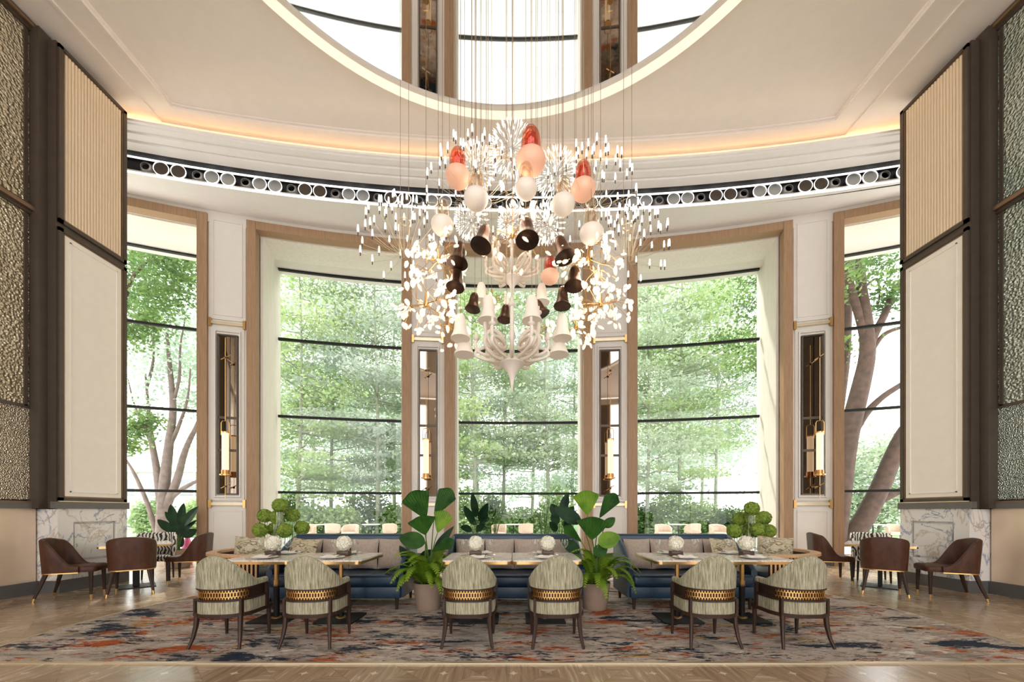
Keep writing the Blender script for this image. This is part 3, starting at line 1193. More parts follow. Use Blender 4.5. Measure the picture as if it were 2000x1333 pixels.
def shell(path, zb, zt, th, lean=0.0, rnd=True, off=0.0):
    """upholstered shell along the path; zb, zt: functions of t; off moves it along the normal"""
    m = MB()
    rows = []
    for (x, y, nx, ny, t) in path:
        b, tp = zb(t), zt(t)
        h = tp - b
        r = min(th * 0.5, h * 0.4)
        sec = [(0, b), (0, b + (h - r) * 0.5), (0, tp - r)]
        if rnd:
            for k in range(1, 6):
                a = PI * k / 6
                sec.append((-th / 2 + th / 2 * math.cos(a), tp - r + r * math.sin(a)))
        else:
            sec[-1] = (0, tp)
            sec.append((-th, tp))
        sec += [(-th, tp - r), (-th, b)]
        row = []
        for (s, z) in sec:
            o = s + off + lean * max(0, (z - b))
            row.append((x + nx * o, y + ny * o, z))
        rows.append(row)
    m.grid(rows, closed_u=True)
    k = len(rows[0])
    nrow = len(rows)
    base = len(m.v) - k * nrow
    m.f.append(tuple(base + i for i in range(k)))
    m.f.append(tuple(base + (nrow - 1) * k + i for i in range(k - 1, -1, -1)))
    return m


def cushion_loft(path, inset, front, z0, z1, r=0.035):
    """seat cushion filling the U of the path, softly rounded at the top"""
    out = []
    for (x, y, nx, ny, t) in path:
        out.append((x - nx * inset, y - ny * inset))
    hx = out[-1][0]
    out = [p for p in out if p[1] < front - 0.06]
    out += [(hx, front - 0.05), (hx - 0.015, front - 0.015), (hx - 0.05, front), (-hx + 0.05, front), (-hx + 0.015, front - 0.015), (-hx, front - 0.05)]
    cx, cy = 0.0, sum(p[1] for p in out) / len(out)
    rows = []
    for (s, z) in ((0.0, z0), (0.008, z0 + 0.02), (0.008, z1 - r), (-0.004, z1 - r * 0.4), (-0.03, z1 - r * 0.08), (-0.08, z1), (-0.16, z1 + 0.006)):
        row = []
        for (x, y) in out:
            dx, dy = x - cx, y - cy
            L = math.hypot(dx, dy)
            k = (L + s) / L
            row.append((cx + dx * k, cy + dy * k, z))
        rows.append(row)
    m = MB()
    m.grid(rows, closed_u=True)
    n = len(out)
    m.f.append(tuple(range(n - 1, -1, -1)))
    m.f.append(tuple((len(rows) - 1) * n + i for i in range(n)))
    return m


def tub_chair():
    root = empty('tub_chair')
    path, L = upath(0.262, 0.20, 0.40)

    def top(t):
        a = min(1.0, abs(t) / 0.80)
        return 0.625 + 0.255 * (0.5 + 0.5 * math.cos(PI * a)) ** 0.85
    shell(path, lambda t: 0.562 + 0.012 * abs(t), top, 0.055, 0.03).build('backrest', 'green_stripe', root, angle=50)
    shell(path, lambda t: 0.548 + 0.012 * abs(t), lambda t: 0.562 + 0.012 * abs(t), 0.05, 0, False, 0.002).build('upper_rail', 'walnut', root)
    bandz0, bandz1 = 0.462, 0.548
    shell(path, lambda t: bandz0, lambda t: bandz1 + 0.012 * abs(t), 0.022, 0, False, -0.026).build('band_back', 'walnut', root)
    # brass lattice: staggered uprights between four thin strips, round the back of the band
    lat = MB()
    rows_z = [bandz0 + 0.002, bandz0 + 0.022, bandz0 + 0.064, bandz1 - 0.002]

    def at(t):
        for i in range(len(path) - 1):
            if path[i][4] <= t <= path[i + 1][4]:
                u = (t - path[i][4]) / (path[i + 1][4] - path[i][4])
                return [path[i][k] + (path[i + 1][k] - path[i][k]) * u for k in range(4)]
        return list(path[-1][:4])

    def bar(t0, t1, z0, z1, o0=-0.026, o1=-0.014):
        vs = []
        for tt in (t0, t1):
            x, y, nx, ny = at(tt)
            for o in (o0, o1):
                for z in (z0, z1):
                    vs.append((x + nx * o, y + ny * o, z))
        lat.raw(vs, [(0, 1, 3, 2), (4, 6, 7, 5), (0, 2, 6, 4), (1, 5, 7, 3), (0, 4, 5, 1), (2, 3, 7, 6)])
    w = 0.027 / (L / 2)
    nb = int(0.52 / w)
    for k in range(-nb, nb + 1):
        for r in range(3):
            c = (k + (0.5 if r % 2 else 0.0)) * w
            bar(c - w * 0.2, c + w * 0.2, rows_z[r], rows_z[r + 1])
        for z in rows_z[1:3]:
            bar((k - 0.5) * w, (k + 0.5) * w, z - 0.0035, z + 0.0035)
    tag(lat.build('brass_lattice', 'brass', root, smooth=False), kind='stuff')
    shell(path, lambda t: 0.443, lambda t: 0.462, 0.045, 0, False, 0.004).build('middle_rail', 'walnut', root)
    shell(path, lambda t: 0.325, lambda t: 0.443, 0.035, 0, False, -0.006).build('lower_panel', 'green_stripe', root)
    # seat rail all round and cushion
    pts = [(p[0] + p[2] * 0.006, p[1] + p[3] * 0.006) for p in path] + [(0.25, 0.50), (0.21, 0.525), (-0.21, 0.525), (-0.25, 0.50)]
    slab(pts, 0.292, 0.327).build('seat_rail', 'walnut', root, angle=30)
    cushion_loft(path, 0.045, 0.525, 0.327, 0.485).build('seat_cushion', 'seat_fabric', root, angle=60)
    # stiles and legs
    for sg in (-1, 1):
        m = MB()
        m.box(sg * 0.219 - 0.011, sg * 0.219 + 0.011, 0.055, 0.09, 0.30, 0.465)
        m.build('stile', 'walnut', root)
        m = MB()
        m.box(sg * 0.262 - 0.012, sg * 0.262 + 0.012, 0.365, 0.402, 0.30, 0.56)
        m.build('stile', 'walnut', root)
        m = MB()
        m.tube([(sg * 0.208, 0.075, 0.31), (sg * 0.212, 0.066, 0.2), (sg * 0.224, 0.045, 0.09), (sg * 0.242, 0.01, 0.0)], [0.024, 0.021, 0.017, 0.013], 8)
        m.build('leg', 'walnut', root)
        m = MB()
        m.tube([(sg * 0.225, 0.47, 0.31), (sg * 0.225, 0.475, 0.15), (sg * 0.225, 0.48, 0.0)], [0.024, 0.019, 0.013], 8)
        m.build('leg', 'walnut', root)
    remember(root)
    return root


ch0 = tub_chair()
chair_spots = [(-2.82, 3.60, 'leftmost of the front row'), (-1.97, 3.60, 'second from the left in the front row'), (-0.44, 3.60, 'left of the two at the middle tables'),
               (0.42, 3.60, 'right of the two at the middle tables'), (1.91, 3.60, 'second from the right in the front row'), (2.78, 3.60, 'rightmost of the front row')]
for i, (x, y, s) in enumerate(chair_spots):
    o = ch0 if i == 0 else copy_tree(ch0)
    o.location = (x, y, 0.015)
    tag(o, 'green striped tub chair with brass lattice band, ' + s, 'chair', 'green tub chairs in the front row')

# ================================================================== DINING TABLES
TW, TD = 0.775, 0.80


def rrect(w, d, r, n=6):
    pts = []
    for (cx, cy, a0) in ((w / 2 - r, -d / 2 + r, -PI / 2), (w / 2 - r, d / 2 - r, 0), (-w / 2 + r, d / 2 - r, PI / 2), (-w / 2 + r, -d / 2 + r, PI)):
        for k in range(n + 1):
            a = a0 + PI / 2 * k / n
            pts.append((cx + r * math.cos(a), cy + r * math.sin(a)))
    return pts


def dining_table():
    root = empty('dining_table')
    slab(rrect(TW, TD, 0.06), 0.742, 0.758).build('table_top', 'marble_table', root, angle=30)
    slab(rrect(TW + 0.004, TD + 0.004, 0.062), 0.712, 0.742).build('brass_edge', 'brass', root, angle=30)
    MB().tube([(0, 0, 0.42), (0, 0, 0.712)], 0.026, 14).build('upper_post', 'brass', root)
    MB().lathe([(0.034, 0.40), (0.034, 0.47)], 14).build('collar', 'brass', root)
    MB().tube([(0, 0, 0.02), (0, 0, 0.42)], 0.034, 14).build('lower_post', 'black_metal', root)
    MB().lathe([(0.06, 0.018), (0.06, 0.026), (0.036, 0.036)], 16).build('foot_ring', 'brass', root)
    slab(rrect(0.46, 0.46, 0.02), 0.0, 0.018).build('base_plate', 'black_metal', root, smooth=False)
    remember(root)
    return root


tb0 = dining_table()
table_x = [(-2.87, 'left end of the left pair'), (-2.09, 'right half of the left pair'), (-0.41, 'left half of the middle pair'), (0.375, 'right half of the middle pair'), (1.98, 'left half of the right pair'), (2.765, 'right end of the right pair')]
TY = 4.65
for i, (x, s) in enumerate(table_x):
    o = tb0 if i == 0 else copy_tree(tb0)
    o.location = (x, TY, 0.012)
    tag(o, 'brass edged marble dining table, ' + s, 'table', 'marble tables in front of the sofas')
ZT = 0.770


def blossom(r, seed, n=150, cup=0.33):
    """a round hydrangea head: little four-petal florets over a sphere"""
    rg = random.Random(seed)
    m = MB()
    for i in range(n):
        z = 1 - 2 * (i + 0.5) / n
        a = i * 2.399963
        q = math.sqrt(1 - z * z)
        d = Vector((q * math.cos(a), q * math.sin(a), z))
        c = d * r * rg.uniform(0.9, 1.06)
        u = d.orthogonal().normalized()
        w = d.cross(u)
        ro = rg.uniform(0, PI)
        s = r * rg.uniform(0.28, 0.42)
        for k in range(4):
            b = ro + k * PI / 2
            e1 = u * math.cos(b) + w * math.sin(b)
            e2 = u * math.cos(b + PI / 2) + w * math.sin(b + PI / 2)
            m.raw([c, c + e1 * s * 0.6 + e2 * s * 0.45 + d * s * 0.15, c + e1 * s + d * s * cup * 0.6, c + e1 * s * 0.6 - e2 * s * 0.45 + d * s * 0.15], [(0, 1, 2, 3)])
    return m


def centrepiece():
    root = empty('flower_centrepiece')
    rbox(-0.07, 0.07, -0.05, 0.05, 0.0, 0.062, 0.006, 2).build('box', 'box_brown', root)
    MB().tube([(0, 0, 0.06), (0, 0, 0.10)], 0.012, 8).build('stem', 'stem_green', root)
    b = blossom(0.083, 3)
    b.v = [(x, y, z + 0.155) for x, y, z in b.v]
    b.build('flower_head', 'white_petal', root, smooth=False)
    MB().lathe([(0.001, 0.10), (0.045, 0.112), (0.062, 0.15), (0.045, 0.195), (0.001, 0.21)], 14).build('flower_core', 'white_petal', root)
    remember(root)
    return root


cp0 = centrepiece()
cps = [(533, 'left end table'), (672, 'second table from the left'), (929, 'left middle table'), (1070, 'right middle table'), (1320, 'second table from the right'), (1458, 'right end table')]
for i, (px, s) in enumerate(cps):
    o = cp0 if i == 0 else copy_tree(cp0)
    d = 4.68
    o.location = ((px - VX) * d / F, d, ZT)
    tag(o, 'white hydrangea ball in a small brown box on the ' + s, 'flowers', 'white flower centrepieces on the tables')


def wine_glass():
    root = empty('wine_glass')
    prof = [(0.034, 0.0), (0.034, 0.003), (0.006, 0.008), (0.0045, 0.02), (0.0045, 0.085), (0.012, 0.095), (0.034, 0.118), (0.043, 0.145), (0.042, 0.17), (0.034, 0.20), (0.0325, 0.20), (0.0405, 0.17), (0.0412, 0.145), (0.033, 0.12), (0.011, 0.098), (0.001, 0.093)]
    m = MB()
    m.lathe(prof[:6], 20)
    m.build('stem', 'table_glass', root)
    m = MB()
    m.lathe(prof[5:], 20)
    m.build('bowl', 'table_glass', root)
    remember(root)
    return root


wg0 = wine_glass()
wgs = [(655, 4.74, 'left of the flowers on the second table'), (693, 4.74, 'right of the flowers on the second table'), (905, 4.74, 'left of the flowers on the left middle table'),
       (957, 4.74, 'right of the flowers on the left middle table'), (1045, 4.74, 'left of the flowers on the right middle table'), (1103, 4.74, 'right of the flowers on the right middle table'),
       (1288, 4.74, 'left of the flowers on the fifth table'), (1357, 4.74, 'right of the flowers on the fifth table'), (1422, 4.74, 'left of the flowers on the right end table'),
       (1498, 4.74, 'right of the flowers on the right end table'), (508, 4.74, 'left of the flowers on the left end table'), (562, 4.74, 'right of the flowers on the left end table')]
for i, (px, d, s) in enumerate(wgs):
    o = wg0 if i == 0 else copy_tree(wg0)
    o.location = ((px - VX) * d / F, d, ZT)
    tag(o, 'clear stemmed wine glass ' + s, 'wine glass', 'wine glasses on the tables')


def place_setting():
    root = empty('dinner_plate')
    MB().lathe([(0.001, 0.004), (0.075, 0.004), (0.09, 0.012), (0.135, 0.018), (0.137, 0.022), (0.09, 0.016), (0.075, 0.009), (0.001, 0.009)], 28).build('plate', 'porcelain', root)
    remember(root)
    return root


def napkin():
    root = empty('folded_napkin')
    m = MB()
    n = 8
    rows = []
    for i in range(n + 1):
        u = i / n
        row = []
        for j in range(n + 1):
            w = j / n
            row.append(((w - 0.5) * 0.17, (u - 0.5) * 0.15, 0.006 + 0.018 * math.sin(PI * u) * (0.6 + 0.4 * math.sin(w * 9))))
        rows.append(row)
    m.grid(rows)
    m.build('cloth', 'linen', root, angle=80)
    MB().box(-0.085, 0.085, -0.075, 0.075, 0, 0.006).build('fold', 'linen', root)
    remember(root)
    return root


pl0, nk0 = place_setting(), napkin()
k = 0
names6 = ['left end table', 'second table from the left', 'left middle table', 'right middle table', 'second table from the right', 'right end table']
for i, (x, s) in enumerate(table_x):
    for j, (dy, side_) in enumerate(((-0.22, 'near side'), (0.265, 'sofa side'))):
        o = pl0 if k == 0 else copy_tree(pl0)
        o.location = (x, TY + dy, ZT)
        tag(o, 'white dinner plate on the %s of the %s' % (side_, names6[i]), 'plate', 'dinner plates on the marble tables')
        q = nk0 if k == 0 else copy_tree(nk0)
        q.location = (x, TY + dy, ZT + 0.020)
        q.rotation_euler = (0, 0, 0.15 if j else -0.1)
        tag(q, 'folded white napkin, %s of the %s' % (side_, names6[i]), 'napkin', 'napkins on the dinner plates')
        k += 1


def cutlery(kind):
    root = empty(kind)
    if kind == 'knife':
        MB().box(-0.006, 0.006, -0.09, 0.0, 0, 0.005).build('handle', 'brass_pale', root)
        MB().raw([(-0.007, 0, 0.001), (0.007, 0, 0.001), (0.007, 0.09, 0.001), (0.0, 0.11, 0.001), (-0.007, 0, 0.004), (0.007, 0, 0.004), (0.007, 0.09, 0.004), (0, 0.11, 0.004)], [(0, 3, 2, 1), (4, 5, 6, 7), (0, 1, 5, 4), (1, 2, 6, 5), (2, 3, 7, 6), (3, 0, 4, 7)]).build('blade', 'chrome_ring', root)
    else:
        MB().box(-0.005, 0.005, -0.09, 0.04, 0, 0.004).build('handle', 'brass_pale', root)
        m = MB().box(-0.012, 0.012, 0.04, 0.06, 0, 0.004)
        for q in range(4):
            m.box(-0.012 + q * 0.007, -0.009 + q * 0.007, 0.06, 0.10, 0, 0.004)
        m.build('tines', 'chrome_ring', root)
    remember(root)
    return root


for kind, dx, sd in (('fork', -0.17, 'left'), ('knife', 0.17, 'right')):
    c0 = cutlery(kind)
    k = 0
    for i, (x, s) in enumerate(table_x):
        for j, dy in enumerate((-0.22, 0.265)):
            o = c0 if k == 0 else copy_tree(c0)
            o.location = (x + dx * (1 if j == 0 else -1), TY + dy, ZT)
            o.rotation_euler = (0, 0, 0 if j == 0 else PI)
            tag(o, '%s, %s of the %s' % ('pale gold ' + kind, ('near side', 'sofa side')[j], names6[i]), kind, kind + 's laid on the marble tables')
            k += 1

# ================================================================== BLUE SOFAS


def sofa(name, x0, x1, label, nc=4, open_l=False, open_r=False):
    w = x1 - x0
    d0, d1 = 5.02, 5.86
    root = empty(name, ((x0 + x1) / 2, (d0 + d1) / 2, 0.012))
    tag(root, label, 'sofa', 'blue leather sofas behind the tables')
    a, b = -w / 2, w / 2
    f, k = d0 - (d0 + d1) / 2, d1 - (d0 + d1) / 2
    rbox(a + 0.02, b - 0.02, f + 0.03, k - 0.03, 0.15, 0.31, 0.02).build('base', 'blue_leather', root)
    rbox(a + 0.05, b - 0.05, f, k - 0.14, 0.31, 0.465, 0.05, 4).build('seat', 'blue_leather', root)
    # back: gently rolled top, wrapping forward at both ends
    rbox(a, b, k - 0.15, k, 0.2, 0.965, 0.05, 4).build('backrest', 'blue_leather', root)
    for sg, e, op in ((-1, a, open_l), (1, b, open_r)):
        m = MB()
        rows = []
        for i in range(9):
            u = i / 8
            yy = k - 0.05 - u * (k - f - 0.12)
            top = 0.955 - 0.42 * (u ** 1.6)
            if op:
                top = 0.955 - 0.5 * u
            x_in, x_out = e - sg * 0.07, e + sg * 0.012
            row = []
            for q in range(8):
                an = PI * q / 7
                row.append(((x_in + x_out) / 2 + (x_out - x_in) / 2 * -math.cos(an), yy, top - 0.04 + 0.04 * math.sin(an)))
            row.append((x_out, yy, 0.16))
            row.append((x_in, yy, 0.16))
            rows.append(row)
        m.grid(rows, closed_u=True)
        K = 10
        m.f.append(tuple(range(K)))
        m.f.append(tuple(8 * K + q for q in range(K - 1, -1, -1)))
        m.build('arm', 'blue_leather', root, angle=45)
    for lx in (a + 0.08, b - 0.08):
        for ly in (f + 0.08, k - 0.08):
            MB().tube([(lx, ly, 0.155), (lx, ly, 0.0)], [0.028, 0.018], 8).build('leg', 'walnut', root)
    return root, a, b, k


pil = pillow(0.45, 0.44, 0.17).mesh('cushion', 'grey_cushion', angle=80)
sofas = [('sofa', -3.27, -1.47, 'dark blue leather sofa behind the left pair of tables', 'left'), ('sofa', -0.92, 0.94, 'dark blue leather sofa behind the middle pair of tables', 'middle'), ('sofa', 1.52, 3.22, 'dark blue leather sofa behind the right pair of tables', 'right')]
ORD = ['leftmost', 'second from the left', 'second from the right', 'rightmost']
for (nm, x0, x1, lb, sd) in sofas:
    r, a, b, k = sofa(nm, x0, x1, lb)
    cw = (b - a - 0.16) / 4
    for i in range(4):
        o = link('back_cushion', pil, None, (r.location.x + a + 0.08 + cw * (i + 0.5), r.location.y + k - 0.30, 0.70))
        o.rotation_euler = (math.radians(-12), 0, 0)
        o.scale = (cw / 0.45 * 1.0, 1, 1)
        tag(o, 'grey brown woven cushion, %s on the %s blue sofa' % (ORD[i], sd), 'cushion', 'grey cushions on the blue sofas')

# ================================================================== SLATTED END SCREENS, END SEATS, LEAF PRINT CUSHIONS
slat = rbox(-0.012, 0.012, -0.01, 0.01, 0.06, 0.70, 0.004, 2).mesh('slat', 'slat_wood')
for sg, nm in ((-1, 'left'), (1, 'right')):
    cx, cy, R = sg * 3.60, 5.72, 0.72
    sc = empty('slatted_screen', (cx, cy, 0.012))
    tag(sc, 'curved screen of upright wooden slats at the %s end of the sofas' % nm, 'screen', 'curved slatted screens')
    a0, a1 = (math.radians(165), math.radians(290)) if sg < 0 else (math.radians(15), math.radians(-110))

    def ring(r0, r1, z0, z1, n=26):
        m = MB()
        path = [(lambda p, a=a0 + (a1 - a0) * i / n: (p[0] * math.cos(a), p[0] * math.sin(a), p[1])) for i in range(n + 1)]
        return m.sweep([(r0, z0), (r1, z0), (r1, z1), (r0, z1)], path)
    ring(R - 0.07, R + 0.05, 0.70, 0.735).build('ledge', 'slat_wood', sc)
    ring(R - 0.03, R + 0.02, 0.0, 0.06).build('bottom_rail', 'slat_wood', sc)
    ring(R - 0.045, R - 0.03, 0.06, 0.70).build('back_panel', 'walnut', sc)
    n = 32
    for i in range(n):
        a = a0 + (a1 - a0) * (i + 0.5) / n
        link('slat', slat, sc, (R * math.cos(a), R * math.sin(a), 0), a + PI / 2)
    es = empty('end_seat', (cx + sg * 0.20, cy, 0.012))
    tag(es, 'round dark blue leather seat inside the %s slatted screen' % nm, 'seat', 'round end seats')
    MB().lathe([(0.30, 0.0), (0.30, 0.12)], 28).build('base', 'walnut', es)
    MB().lathe([(0.001, 0.12), (0.44, 0.12), (0.46, 0.16), (0.46, 0.40), (0.43, 0.45), (0.001, 0.455)], 36).build('cushion_top', 'blue_leather', es)
    # leaf print cushions standing on the end seat
    lp = pillow(0.46, 0.46, 0.16).mesh('cushion', 'leaf_print', angle=80)
    for (ex, ey, ez, rz, tilt, lab) in ((3.83, 5.62, 0.715, 0.35, -0.2, 'on the %s end seat' % nm), (2.92, 5.29, 0.715, -0.3, -0.3, 'on the %s sofa beside its outer arm' % nm)):
        o = link('leaf_cushion', lp, None, (sg * ex, ey, ez))
        o.rotation_euler = (tilt, 0.06, sg * -rz)
        tag(o, 'tan leaf print cushion ' + lab, 'cushion', 'leaf print cushions')

# ---- tall glass vases with green hydrangeas behind the end seats
gb = blossom(0.105, 11, 170, 0.5).mesh('flower_head', 'green_petal', smooth=False)
gc = MB().lathe([(0.001, -0.08), (0.055, -0.055), (0.078, 0), (0.055, 0.055), (0.001, 0.08)], 14).mesh('flower_core', 'green_petal_deep')
for sg, nm in ((-1, 'left'), (1, 'right')):
    D = 6.62
    ct = empty('flower_stand', (sg * 4.05, D, 0.012))
    tag(ct, 'low round pale stand behind the %s end seat carrying the glass vases' % nm, 'stand', 'flower stands')
    MB().lathe([(0.5, 0.0), (0.5, 0.03), (0.06, 0.05), (0.05, 0.60), (0.54, 0.62), (0.55, 0.648), (0.001, 0.648)], 36).build('pedestal', 'outdoor_white', ct)
    if sg < 0:
        heads = [(547, 988), (517, 1008), (541, 1011), (571, 1007), (508, 1036), (536, 1034), (556, 1037), (590, 1032)]
    else:
        heads = [(1468, 994), (1445, 1014), (1470, 1014), (1492, 1012), (1434, 1038), (1459, 1038), (1480, 1036), (1501, 1038)]
    for k, (px, py) in enumerate(heads):
        d = D + ((-0.22, 0.15, -0.05, 0.1, -0.15, 0.2, -0.3, 0.0)[k])
        p = P(px, py, d)
        v = empty('flower_vase', (p.x, p.y, 0.66))
        lab = ['topmost', 'middle row outer', 'middle row centre', 'middle row inner', 'bottom row first', 'bottom row second', 'bottom row third', 'bottom row last'][k]
        tag(v, 'glass cylinder vase with a green hydrangea, %s in the %s arrangement' % (lab, nm), 'vase', 'green hydrangea vases')
        hh = p.z - 0.66
        gh = max(0.12, hh - 0.09)
        MB().lathe([(0.001, 0.004), (0.045, 0.004), (0.048, 0.0), (0.05, 0.01), (0.05, gh), (0.047, gh), (0.046, 0.012)], 18).build('glass', 'table_glass', v)
        MB().tube([(0, 0, 0.02), (0.005, 0, hh - 0.05)], 0.006, 6).build('stem', 'stem_green', v)
        h = link('flower_head', gb, v, (0, 0, hh))
        h.rotation_euler = (0.3 * k, 0.2 * k, k)
        link('flower_core', gc, v, (0, 0, hh))

# ================================================================== BROWN CHAIRS AND SIDE TABLES


def brown_chair():
    root = empty('dining_chair')
    path, L = upath(0.268, 0.16, 0.43)

    def top(t):
        a = abs(t)
        if a < 0.42:
            return 0.915 - 0.04 * (a / 0.42) ** 2.2
        u = min(1, (a - 0.42) / 0.5)
        return 0.875 - 0.385 * (u * u * (3 - 2 * u)) ** 0.9
    shell(path, lambda t: 0.40, top, 0.055, 0.06).build('backrest', 'brown_leather', root, angle=50)
    shell(path, lambda t: 0.385, lambda t: 0.40, 0.05, 0, False, 0.003).build('brass_line', 'brass', root)
    cushion_loft(path, 0.04, 0.60, 0.395, 0.49).build('seat', 'brown_leather', root, angle=60)
    for sg in (-1, 1):
        l = MB().tube([(sg * 0.20, 0.07, 0.39), (sg * 0.23, 0.02, 0.2), (sg * 0.255, -0.025, 0.05)], [0.03, 0.024, 0.017], 8).build('leg', 'walnut', root)
        MB().tube([(sg * 0.255, -0.025, 0.05), (sg * 0.261, -0.035, 0.0)], [0.017, 0.013], 8).build('brass_tip', 'brass', l)
        l = MB().tube([(sg * 0.205, 0.545, 0.40), (sg * 0.215, 0.55, 0.05)], [0.03, 0.018], 8).build('leg', 'walnut', root)
        MB().tube([(sg * 0.215, 0.55, 0.05), (sg * 0.215, 0.55, 0.0)], [0.018, 0.014], 8).build('brass_tip', 'brass', l)
    remember(root)
    return root


bc0 = brown_chair()


def place_brown(first, px, py, rz, lab):
    """px, py: where the middle of the rear legs stands"""
    d = F * EYE / (py - VY)
    o = bc0 if first else copy_tree(bc0)
    o.location = ((px - VX) * d / F, d, 0)
    o.rotation_euler = (0, 0, rz)
    tag(o, lab, 'chair', 'dark brown dining chairs')
    return o


place_brown(True, 92, 1170, math.radians(-62), 'dark brown leather dining chair against the left bronze wall, facing right')
place_brown(False, 256, 1164, math.radians(40), 'dark brown leather dining chair at the left square table, seen from behind')
place_brown(False, 408, 1134, math.radians(108), 'dark brown leather dining chair before the left oak pier, facing left')
place_brown(False, 1584, 1134, math.radians(-108), 'dark brown leather dining chair before the right oak pier, facing right')
place_brown(False, 1728, 1164, math.radians(-40), 'dark brown leather dining chair at the right square table, seen from behind')
place_brown(False, 1903, 1170, math.radians(62), 'dark brown leather dining chair against the right bronze wall, facing left')


def side_table(px, py, lab, lab2):
    d = F * EYE / (py - VY)
    x = (px - VX) * d / F
    sg_ = -1 if x < 0 else 1
    t_ = empty('side_table', (x, d, 0), math.radians(45))
    tag(t_, lab, 'table', 'square tables by the side walls')
    slab(rrect(0.90, 0.90, 0.04), 0.742, 0.756).build('table_top', 'marble_table', t_, angle=30)
    slab(rrect(0.905, 0.905, 0.042), 0.715, 0.742).build('brass_edge', 'brass', t_, angle=30)
    MB().box(-0.045, 0.045, -0.03, 0.03, 0.014, 0.715).build('post', 'black_metal', t_)
    slab(rrect(0.5, 0.5, 0.02), 0.0, 0.014).build('base_plate', 'black_metal', t_, smooth=False)
    # patterned chair across the table
    z = empty('patterned_chair', (sg_ * 7.0, d + 0.84, 0), PI + sg_ * -0.6)
    tag(z, lab2, 'chair', 'zebra print chairs')
    path, L = upath(0.28, 0.16, 0.40)
    shell(path, lambda t: 0.42, lambda t: 0.90 - 0.35 * max(0, (abs(t) - 0.5) / 0.5) ** 1.2, 0.06, 0.05).build('backrest', 'zebra_print', z, angle=50)
    cushion_loft(path, 0.04, 0.55, 0.38, 0.48).build('seat', 'zebra_print', z, angle=60)
    for sg in (-1, 1):
        for yy in (0.06, 0.5):
            MB().tube([(sg * 0.22, yy, 0.39), (sg * 0.23, yy, 0.0)], [0.024, 0.014], 8).build('leg', 'walnut', z)


side_table(266, 1146, 'square marble side table with black post near the left wall', 'black and white zebra print chair behind the left side table')
side_table(1719, 1146, 'square marble side table with black post near the right wall', 'black and white zebra print chair behind the right side table')


# ================================================================== PLANTS
def leaf_mesh(base, tip, width, shape='fan', pleat=0.0, fold=0.15, droop=0.1, face=(0, -1, 0.25), n=12, k=10):
    base, tip = Vector(base), Vector(tip)
    ax = tip - base
    L = ax.length
    ax.normalize()
    nrm = Vector(face)
    nrm = (nrm - ax * nrm.dot(ax)).normalized()
    sd = ax.cross(nrm)
    rows = []
    for i in range(n + 1):
        u = i / n
        if shape == 'fan':
            w = width * 0.5 * (min(1, u / 0.86) ** 0.8) * (1.0 if u < 0.86 else math.sqrt(max(0.0, 1 - ((u - 0.86) / 0.14) ** 2)) * 0.35 + 0.65)
        elif shape == 'oval':
            w = width * 0.5 * math.sin(PI * min(1, u ** 0.85)) ** 0.7
        else:
            w = width * 0.5 * math.sin(PI * u ** 0.8) ** 0.9
        row = []
        for j in range(k + 1):
            s = -1 + 2 * j / k
            uu = u
            if shape == 'fan':
                uu = u * (1 - 0.12 * s * s * u)
            h = fold * abs(s) * w - droop * L * u * u
            if pleat:
                h += pleat * w * (1 if j % 2 else -1) * 0.5
            p = base + ax * (L * uu) + sd * (w * s) + nrm * h
            row.append(p)
        rows.append(row)
    m = MB()
    m.grid(rows)
    return m


def stemline(p0, p1, bow=0.1, n=6):
    p0, p1 = Vector(p0), Vector(p1)
    mid = (p0 + p1) / 2 + Vector((0, 0, bow))
    mid.x = p0.x + (p1.x - p0.x) * 0.35
    mid.y = p0.y + (p1.y - p0.y) * 0.35
    out = []
    for i in range(n + 1):
        u = i / n
        out.append(p0 * (1 - u) ** 2 + mid * 2 * u * (1 - u) + p1 * u * u)
    return out


def frond():
    """one arching fern frond along +x from the origin"""
    m = MB()
    n = 22
    pts = []
    for i in range(n + 1):
        u = i / n
        pts.append(Vector((0.40 * u, 0, 0.26 * math.sin(u * 2.25) - 0.13 * u * u)))
    m.tube(pts, [0.004 - 0.003 * i / n for i in range(n + 1)], 4)
    for i in range(2, n):
        u = i / n
        L = 0.062 * math.sin(PI * min(1, u * 0.85 + 0.12)) + 0.008
        d = (pts[i + 1] - pts[i - 1]).normalized()
        for sg in (-1, 1):
            s = (Vector((0, sg, 0)) + d * 0.45 - Vector((0, 0, 0.25))).normalized()
            w = d * 0.010
            b = pts[i]
            m.raw([b - w, b + s * L * 0.5 - w * 1.0, b + s * L, b + s * L * 0.5 + w * 1.2, b + w], [(0, 1, 2, 3, 4)])
    return m.mesh('fern_frond', 'leaf_fern', angle=60)


FROND = frond()
PD = 4.98


